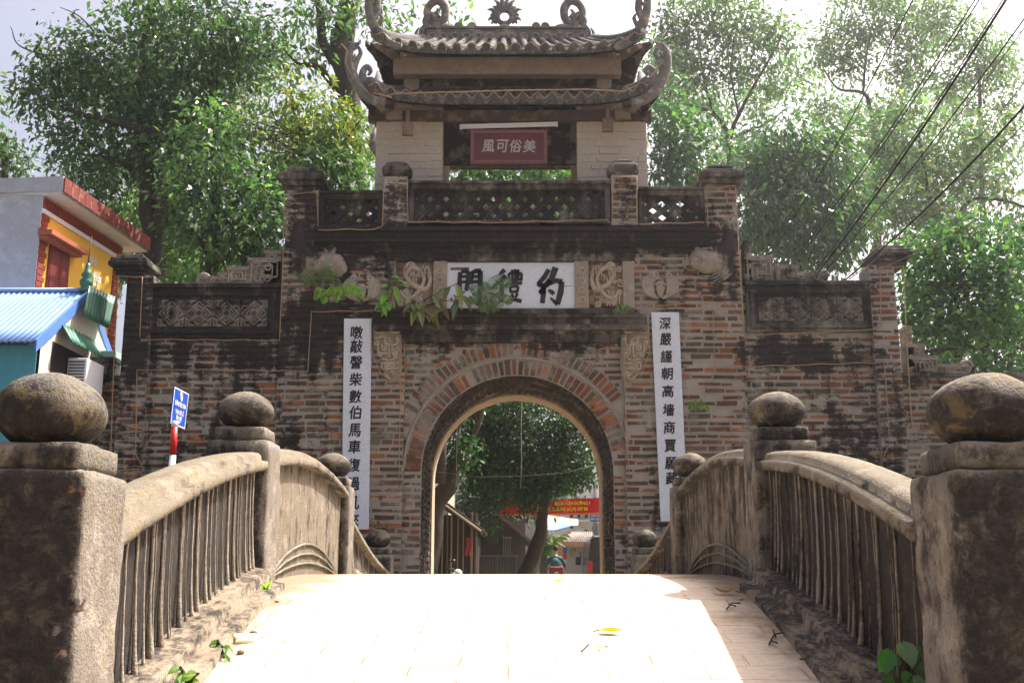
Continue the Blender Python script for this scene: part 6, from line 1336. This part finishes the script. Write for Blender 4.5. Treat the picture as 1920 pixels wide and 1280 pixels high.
# red banner across the lane
YB = 28.; q = thing("red_banner", "red cloth banner with two lines of yellow lettering strung across the lane", "banner", P(1045, 950, YB)); b = MB(); xa, xb = P(938, 950, YB).x, P(1172, 950, YB).x; za, zb = P(0, 964, YB).z, P(0, 936, YB).z
tl = .0035
def bn(x, z, o=0.): return Vector((x, YB + .04 * math.sin(x * 5) - o, z + (x - xa) * .015))
b.grid(lambda u, v: bn(xa + (xb - xa) * u, za + (zb - za) * v), 40, 3, (.56, .008, .012)); o = b.build("cloth", M['col'], q, True); b = MB(); b.grid(lambda u, v: bn(xa + (xb - xa) * u, za - .035 + .045 * v, .006), 40, 1, (.70, .20, .02)); b.build("orange_hem", M['col'], q)
b = MB(); write(b, "PHÒNG, TRÁNH BỆNH VIÊM ĐƯỜNG HÔ HẤP CẤP", bn(P(1066, 945, YB).x, P(0, 944.5, YB).z, .06), (1, 0, .015), (0, 0, 1), mpp(945, YB) * 158, .145, .004, (.72, .55, .01)); write(b, "DO VI RÚT CORONA (nCoV) GÂY RA", bn(P(1054, 956, YB).x, P(0, 956, YB).z, .06), (1, 0, .015), (0, 0, 1), mpp(945, YB) * 96, .145, .004, (.72, .55, .01)); b.build("lettering", M['col'], q)
b = MB(); b.tube([bn(xa, zb), P(880, 930, YB + .3)], .012, 5, (.6, .6, .6)); b.tube([bn(xb, zb), P(1260, 930, YB)], .012, 5, (.6, .6, .6)); b.build("tie_cord", M['col'], q)
# hanging cords and wires seen in the archway
for lab, pts, r in (("pale cord hanging straight down in the archway in front of the dark leaves", [(979, 740), (977, 800), (978, 860), (976, 915)], .007), ("thin grey wire sagging across the archway above the banner", [(820, 884), (900, 894), (980, 892), (1060, 886), (1110, 872)], .003), ("thin pale wire hanging at the left of the archway", [(857, 800), (856, 880), (858, 935)], .004)):
    b = MB(); b.tube([P(x, y, 20.5) for x, y in pts], r, 5, (.26, .24, .20)); tag(b.build("hanging_cord", M['col'], None, True), lab, "cord", "cords in the archway")
# van
vx0 = P(1101, 1040, 36).x; W_, Hh, Lv, Yv = 1.75, P(0, 1003, 36).z, 4.3, 36.
van = thing("van", "dark van parked at the right of the lane, its rear towards the arch", "van", (vx0 + W_ / 2, Yv + Lv / 2, 0)); VC = (.018, .024, .026)
b = MB(); prof = [(.03, .32), (.0, .7), (.03, 1.1), (.11, Hh - .14), (.2, Hh), (W_ - .2, Hh), (W_ - .11, Hh - .14), (W_ - .03, 1.1), (W_, .7), (W_ - .03, .32)]
n = len(prof); ys = [(0, .0, .97), (.12, .0, 1.), (Lv - 1.2, 0, 1.), (Lv - .35, .3, .62), (Lv, .3, .45)]; vs = []
for y, s_, k in ys:
    for x, z in prof: vs.append((vx0 + W_ / 2 + (x - W_ / 2) * (1 - .04 * (k < 1)), Yv + y, .32 + (z - .32) * k))
b.add(vs, [(i * n + k, i * n + (k + 1) % n, (i + 1) * n + (k + 1) % n, (i + 1) * n + k) for i in range(len(ys) - 1) for k in range(n)] + [tuple(range(n))[::-1], tuple(range((len(ys) - 1) * n, len(ys) * n))], VC); b.build("body", M['gloss'], van, bevel=.03)
b = MB(); b.box(vx0 + .22, vx0 + W_ - .22, Yv - .012, Yv + .05, 1.18, Hh - .2); b.build("rear_window", M['glass'], van, bevel=.03)
for sx in (0, 1):
    b = MB(); x = vx0 + .02 + sx * (W_ - .19); b.box(x, x + .15, Yv - .02, Yv + .1, .72, 1.24, (.45, .012, .02)); b.build("tail_light", M['gloss'], van, bevel=.02)
    b = MB(); x = vx0 - .2 if sx == 0 else vx0 + W_ + .02; b.box(x, x + .18, Yv + Lv - 1.1, Yv + Lv - 1.0, 1.12, 1.42, (.02, .02, .02)); b.build("wing_mirror", M['gloss'], van, bevel=.03)
    for y in (.85, Lv - .8):
        b = MB(); x = vx0 + (.0 if sx == 0 else W_ - .2); b.tube([(x, Yv + y, .31), (x + .2, Yv + y, .31)], .31, 20, (.02, .02, .02)); wh = b.build("wheel", M['rubber'], van); b = MB(); xo = x - .004 if sx == 0 else x + .204; b.tube([(xo, Yv + y, .31), (x + .1, Yv + y, .31)], .18, 14, (.4, .4, .4)); b.build("rim", M['steel'], wh)
b = MB(); b.box(vx0 + .40, vx0 + .92, Yv - .03, Yv - .005, .62, .78, (.62, .38, .06)); b.build("number_plate", M['col'], van); b = MB(); b.box(vx0 + .04, vx0 + W_ - .04, Yv - .06, Yv + .1, .34, .54, (.03, .03, .032)); b.build("rear_bumper", M['gloss'], van, bevel=.03)
# parked scooter, its front end showing past the left jamb
def two_wheeler(root, x, y, ang, bodyc, seatc, tail=True):
    ca, sa = math.cos(ang), math.sin(ang)
    def T(a, l, z): return Vector((x + a * sa + l * ca, y + a * ca - l * sa, z))      # a along the bike (front = +), l to the side
    for a, nm in ((.62, "wheel"), (-.62, "wheel")):
        b = MB(); b.tube([T(a + .24 * math.cos(t), 0, .28 + .24 * math.sin(t)) for t in [2 * math.pi * k / 24 for k in range(25)]], .05, 8, (.02, .02, .02)); wh = b.build(nm, M['rubber'], root, True)
        b = MB(); b.tube([T(a, -.04, .28), T(a, .04, .28)], .17, 16, (.3, .3, .3)); b.build("rim", M['steel'], wh)
    b = MB(); b.tube([T(-.8, 0, .74), T(-.45, 0, .66), T(-.1, 0, .52), (T(.2, 0, .36)), T(.38, 0, .42), T(.46, 0, .66), T(.42, 0, .92)], [.06, .15, .17, .12, .13, .16, .07], 12, bodyc); b.tube([T(.40, 0, .90), T(.66, 0, .3)], .035, 8, (.25, .25, .25)); b.tube([T(.5, 0, .46), T(.66, 0, .56), T(.84, 0, .46)], [.05, .08, .03], 8, bodyc); b.build("body", M['gloss'], root, True)
    b = MB(); b.tube([T(-.82, 0, .80), T(-.5, 0, .80), T(-.1, 0, .74), T(.05, 0, .70)], [.08, .13, .13, .07], 10, seatc, True, .5); b.build("seat", M['col'], root, True)
    b = MB(); b.tube([T(.28, -.34, .98), T(.36, -.2, 1.0), T(.42, 0, .96), T(.36, .2, 1.0), T(.28, .34, .98)], .018, 8, (.04, .04, .04)); b.build("handlebar", M['gloss'], root, True)
    b = MB(); b.ball(T(.50, 0, .90), .10, .10, .09, 14, (.6, .62, .62)); b.build("headlight", M['gloss'], root, True)
    for q in (-1, 1): b = MB(); b.tube([T(.36, .24 * q, 1.0), T(.36, .30 * q, 1.13)], .008, 5, (.03, .03, .03)); b.ball(T(.36, .31 * q, 1.16), .055, .03, .035, 10, (.03, .03, .03)); b.build("mirror", M['gloss'], root, True)
    b = MB(); b.ball(T(-.86, 0, .74), .07, .07, .05, 12, (.55, .02, .02)); b.build("tail_light", M['gloss'], root, True)
    b = MB(); b.tube([T(-.05, .12, .25), T(-.3, .14, .27), T(-.75, .14, .34)], [.03, .05, .06], 8, (.2, .2, .2)); b.build("exhaust", M['steel'], root, True)
sc = thing("scooter", "white and grey parked scooter at the foot of the hut, past the left jamb", "scooter", (P(828, 1070, 23.5).x, 23.5, 0)); two_wheeler(sc, sc.location.x - .15, 23.5, R(80), (.42, .44, .45), (.03, .03, .03))
# motorcyclist riding away
mx, my = P(1040, 1060, 37).x, 36.4
mb = thing("motorcycle", "small motorcycle with red bodywork ridden away down the lane", "motorcycle", (mx, my, 0)); two_wheeler(mb, mx, my, 0, (.30, .025, .03), (.03, .03, .03))
for k, l in enumerate((-.30, .30)):
    pass
def skinbody(name, joints, edges, mat, sub=2):
    me = bpy.data.meshes.new(name); me.from_pydata([j[:3] for j in joints], edges, []); me.update(); o = bpy.data.objects.new(name, me); C.objects.link(o)
    sk = o.modifiers.new("skin", 'SKIN'); ss = o.modifiers.new("sub", 'SUBSURF'); ss.levels = sub; ss.render_levels = sub
    for i, j in enumerate(joints): me.skin_vertices[0].data[i].radius = (j[3], j[4] if len(j) > 4 else j[3])
    me.skin_vertices[0].data[0].use_root = True
    dg = bpy.context.evaluated_depsgraph_get(); dg.update(); m2 = bpy.data.meshes.new_from_object(o.evaluated_get(dg)); bpy.data.objects.remove(o); bpy.data.meshes.remove(me)
    m2.polygons.foreach_set("use_smooth", [True] * len(m2.polygons)); return m2
X, Y_ = mx, my - .32
J = [(X, Y_, .86, .15, .12), (X, Y_ + .02, 1.02, .145, .11), (X, Y_ + .06, 1.22, .17, .115), (X, Y_ + .08, 1.34, .13, .09), (X, Y_ + .10, 1.43, .055), (X, Y_ + .12, 1.50, .06), (X, Y_ + .12, 1.57, .082, .10), (X, Y_ + .12, 1.66, .075, .09),
     (X - .19, Y_ + .08, 1.33, .065), (X - .30, Y_ + .20, 1.12, .05), (X - .30, Y_ + .46, 1.02, .036), (X - .30, Y_ + .56, 1.0, .034), (X + .19, Y_ + .08, 1.33, .065), (X + .30, Y_ + .20, 1.12, .05), (X + .30, Y_ + .46, 1.02, .036), (X + .30, Y_ + .56, 1.0, .034),
     (X - .13, Y_ + .10, .82, .10), (X - .19, Y_ + .46, .72, .075), (X - .17, Y_ + .38, .36, .05), (X - .17, Y_ + .40, .30, .045), (X - .17, Y_ + .52, .27, .035), (X + .13, Y_ + .10, .82, .10), (X + .19, Y_ + .46, .72, .075), (X + .17, Y_ + .38, .36, .05), (X + .17, Y_ + .40, .30, .045), (X + .17, Y_ + .52, .27, .035)]
E_ = [(0, 1), (1, 2), (2, 3), (3, 4), (4, 5), (5, 6), (6, 7), (3, 8), (8, 9), (9, 10), (10, 11), (3, 12), (12, 13), (13, 14), (14, 15), (0, 16), (16, 17), (17, 18), (18, 19), (19, 20), (0, 21), (21, 22), (22, 23), (23, 24), (24, 25)]
per = thing("person", "person seen from behind in a teal jacket riding the motorcycle away down the lane", "person", (mx, my - .3, .8))
m2 = skinbody("body", J, E_, None); M['skin'] = flat("skin", (.42, .25, .17), .55, .08, 5); M['teal'] = flat("teal_jacket", (.035, .115, .12), .8, .15, 6); M['trouser'] = flat("dark_trousers", (.03, .03, .04), .85, .1, 6)
bo = link("body", m2, [M['skin'], M['teal'], M['trouser']], per)
for pl in m2.polygons:
    c = pl.center; z = c.z; pl.material_index = 1 if (.93 < z < 1.41 and c.y < Y_ + .42) else (2 if z <= .93 and not (c.z < .0) else 0)
b = MB()                                             # fingers closed on the grips
for sx in (-1, 1):
    for k in range(4):
        x = X + sx * (.255 + .024 * k); y, z = Y_ + .60, 1.0; ln = (.9, 1., .97, .85)[k]; b.tube([(x, y - .02, z + .018), (x, y + .035 * ln, z + .02), (x, y + .05 * ln, z - .012), (x, y + .022 * ln, z - .03)], [.010, .010, .009, .007], 6, (1, 1, 1))
    b.tube([(X + sx * .245, Y_ + .56, .995), (X + sx * .232, Y_ + .59, .97), (X + sx * .24, Y_ + .62, .975)], [.012, .011, .008], 6)
b.build("fingers", M['skin'], per, True)
b = MB(); b.ball((X, Y_ + .10, 1.655), .092, .105, .10, 18, (1, 1, 1)); b.build("hair", flat("black_hair", (.015, .013, .012), .6), per, True)
b = MB(); b.tube([(X, Y_ + .06, .93), (X, Y_ + .03, 1.02), (X, Y_ + .06, 1.2), (X, Y_ + .08, 1.33)], [.17, .165, .19, .14], 14, (1, 1, 1), True, .75); b.build("jacket", M['teal'], per, True)
q = thing("red_bag", "dark red bag strapped on the motorcycle's rear rack behind the rider", "bag", (mx, my - .72, .8)); b = MB(); b.rbox(mx - .24, mx + .24, my - .86, my - .60, .80, 1.06, .04, .05, .015, 8, (.20, .03, .035)); b.build("bag", M['col'], q, True); b = MB(); b.rbox(mx - .07, mx + .07, my - .885, my - .86, .84, .90, .03, .01, .004, 8, (.5, .4, .35)); b.build("label_patch", M['col'], q, True)

# ------------------------------------------------------------------ litter, weeds and the leafy plant on the bridge
def road(px, py):                                    # where a pixel meets the bridge deck
    lo, hi = 3.5, 8.8
    for _ in range(50):
        m_ = (lo + hi) / 2; p = P(px, py, m_)
        if p.z < zr(m_) + .004: hi = m_
        else: lo = m_
    # first hit from the near side
    y = 3.0
    while y < 9.2:
        if P(px, py, y).z <= zr(y) + .006: break
        y += .01
    return P(px, py, y)
def deadleaf(lab, px, py, L, W, ang, col, name="fallen_leaf", grp="fallen leaves on the bridge deck", curl=.25):
    p = road(px, py); b = MB(); d = Vector((math.cos(ang), math.sin(ang), .0)); n = 7; sd = Vector((-d.y, d.x, 0)); vs = []
    for i in range(n):
        t = i / (n - 1); wd = W * math.sin(math.pi * (.06 + .9 * t)) ** .8; c = p + d * L * (t - .5) + Vector((0, 0, .012 + curl * L * (t - .5) ** 2)); vs += [c - sd * wd / 2 + Vector((0, 0, wd * .3)), c, c + sd * wd / 2 + Vector((0, 0, wd * .3))]
    b.add(vs, [(3 * i + k, 3 * i + k + 1, 3 * i + k + 4, 3 * i + k + 3) for i in range(n - 1) for k in (0, 1)], col); q = p + d * L * .5; b.tube([q + Vector((0, 0, .02)), q + d * L * .3 + Vector((0, 0, .012))], .003, 4, tuple(v * .7 for v in col)); tag(b.build(name, M['fern'], None, True), lab, "leaf" if name == "fallen_leaf" else "litter", grp)
deadleaf("yellow-green fallen leaf lying alone on the white deck in the foreground", 1145, 1188, .105, .062, R(170), (.22, .19, .012))
deadleaf("tiny yellow fallen leaf near the crest of the deck", 1047, 1093, .055, .05, R(30), (.35, .24, .015))
deadleaf("curled brown dead leaf at the foot of the right middle post", 1360, 1114, .13, .05, R(10), (.22, .11, .06), curl=.8)
deadleaf("brown dead leaf on a twig beside the right kerb", 1492, 1190, .13, .05, R(-10), (.20, .12, .07), curl=.6)
deadleaf("dry brown leaf near the leafy plant by the right kerb", 1560, 1262, .10, .05, R(60), (.25, .15, .08), curl=.6)
deadleaf("small brown leaf on the deck below the yellow one", 1125, 1218, .045, .018, R(10), (.34, .20, .08))
deadleaf("crumpled white paper scrap against the left kerb", 462, 1202, .13, .08, R(20), (.72, .70, .68), "paper_scrap", None, .5)
def twig(lab, pp):
    b = MB()
    for pl in pp: b.tube([road(x, y) + Vector((0, 0, .012 + .012 * (i % 2))) for i, (x, y) in enumerate(pl)], .004, 5, (.16, .10, .06))
    tag(b.build("twig", M['bark'], None, True, grime=-.3), lab, "twig", "twigs on the bridge deck")
twig("forked dry twig in the shaded strip near the dead leaf", [[(1442, 1212), (1452, 1198), (1470, 1190), (1500, 1192)], [(1455, 1198), (1450, 1190)], [(1446, 1205), (1458, 1215)]])
twig("thin dry twigs crossing at the edge of the right kerb", [[(1362, 1146), (1372, 1138), (1388, 1134)], [(1366, 1136), (1380, 1144)]])
twig("long thin twig lying beside the right ledge near the leafy plant", [[(1512, 1222), (1540, 1234), (1562, 1240)], [(1500, 1240), (1530, 1246)]])
twig("small twig on the lit deck right of the yellow leaf", [[(1090, 1226), (1104, 1218)]])
def stone_bit(lab, px, py, r, col, nm="pebble"):
    p = road(px, py); b = MB(); b.ball((0, 0, 0), r, r * .8, r * .6, 12, col); b.noise(r * .3, 1 / r * .6); b.v = [(x + p.x, y + p.y, z + p.z + r * .45) for x, y, z in b.v]; tag(b.build(nm, M['col'], None, True), lab, "pebble", "crumbs and pebbles along the kerbs")
stone_bit("dark brown lump beside the paper scrap at the left kerb", 476, 1191, .022, (.09, .05, .03)); stone_bit("brown brick crumb below the left kerb weed", 452, 1225, .018, (.2, .13, .09)); stone_bit("pale crumb at the foot of the left middle post", 520, 1128, .015, (.4, .33, .25)); stone_bit("grey pebble in the shaded strip by the right kerb", 1530, 1210, .016, (.25, .2, .16)); stone_bit("small tan pebble at the crest beside the right post", 1390, 1124, .014, (.33, .26, .2))
def at_kerb(px, py, Y): return P(px, py, Y)
leafy("weed", "small bright weed rooted in the left kerb's cracks, nearest the frame's bottom", "weed", [[(352, 1285), (345, 1262), (338, 1250)], [(355, 1285), (362, 1268), (372, 1262)], [(352, 1285), (352, 1268)]], .055, .034, [(.10, .22, .02), (.13, .25, .025)], 4, 4.35, "weeds in the kerbs", .4, 5)
leafy("weed", "small dark-green weed hanging from the left kerb above the paper scrap", "weed", [[(412, 1210), (416, 1222), (420, 1232)], [(412, 1210), (424, 1216)], [(412, 1212), (408, 1200)]], .06, .03, [(.06, .17, .04), (.10, .24, .05)], 3, 4.95, "weeds in the kerbs", .9, 6)
b = MB()
for k in range(14):
    p = P(497 + random.uniform(-4, 4), 1116, 6.45); blade(b, p, (random.uniform(-.5, .5), random.uniform(-.6, .1), 1.2), (0, -1, .2), random.uniform(.08, .17), .012, jit((.22, .36, .05)), .35)
tag(b.build("grass_tuft", M['fern'], None, True), "yellow-green grass tuft at the foot of the left middle post", "grass tuft")
b = MB(); lf = MB(); root = thing("leafy_plant", "plant with large heart-shaped green leaves at the foot of the right near post", "plant", P(1690, 1290, 3.9)); random.seed(5)
stem0 = P(1692, 1330, 3.85)
for (x, y, L, W, dx, dz, col) in ((1668, 1215, .085, .065, -.5, -.9, (.05, .16, .04)), (1690, 1200, .09, .075, .1, -.6, (.18, .28, .16)), (1712, 1212, .075, .06, .6, -.5, (.12, .22, .04)), (1722, 1198, .06, .05, .8, -.2, (.07, .17, .04)), (1700, 1238, .11, .06, .9, -.5, (.16, .25, .15)), (1676, 1262, .085, .06, -.4, -1, (.04, .13, .03)), (1712, 1265, .07, .045, .5, -.8, (.13, .22, .12)), (1694, 1255, .07, .05, .2, -.9, (.05, .16, .04)), (1684, 1228, .07, .06, -.6, -.2, (.06, .18, .04)), (1704, 1285, .08, .05, .4, -.7, (.08, .19, .05)), (1666, 1240, .06, .05, -.8, -.3, (.08, .2, .05)), (1728, 1232, .06, .05, .9, .1, (.10, .2, .06)), (1682, 1292, .08, .06, -.3, -.8, (.06, .16, .04))):
    p = P(x, y, 3.8 + random.uniform(-.06, .08)); b.tube([stem0, stem0.lerp(p, .6) + Vector((0, 0, .03)), p], .004, 5, (.13, .22, .06)); blade(lf, p, (dx, -.55, dz), (0, -.8, .6), L, W, col, .2)
b.build("stem", M['bark'], root, True, grime=-.4); lf.build("leaves", M['fern'], root)
# ------------------------------------------------------------------ the damp bright air between the trees
b = MB(); b.box(-90, 90, -30, 120, -1.1, 52)
m = bpy.data.materials.new("haze_air"); m.use_nodes = True; t = m.node_tree; t.nodes.remove(t.nodes["Principled BSDF"]); v = t.nodes.new("ShaderNodeVolumePrincipled")
v.inputs["Color"].default_value = (.93, .96, 1, 1); v.inputs["Density"].default_value = .0007; v.inputs["Anisotropy"].default_value = .65; t.links.new(v.outputs[0], t.nodes["Material Output"].inputs["Volume"])
hz = b.build("haze", m); hz["kind"] = "stuff"
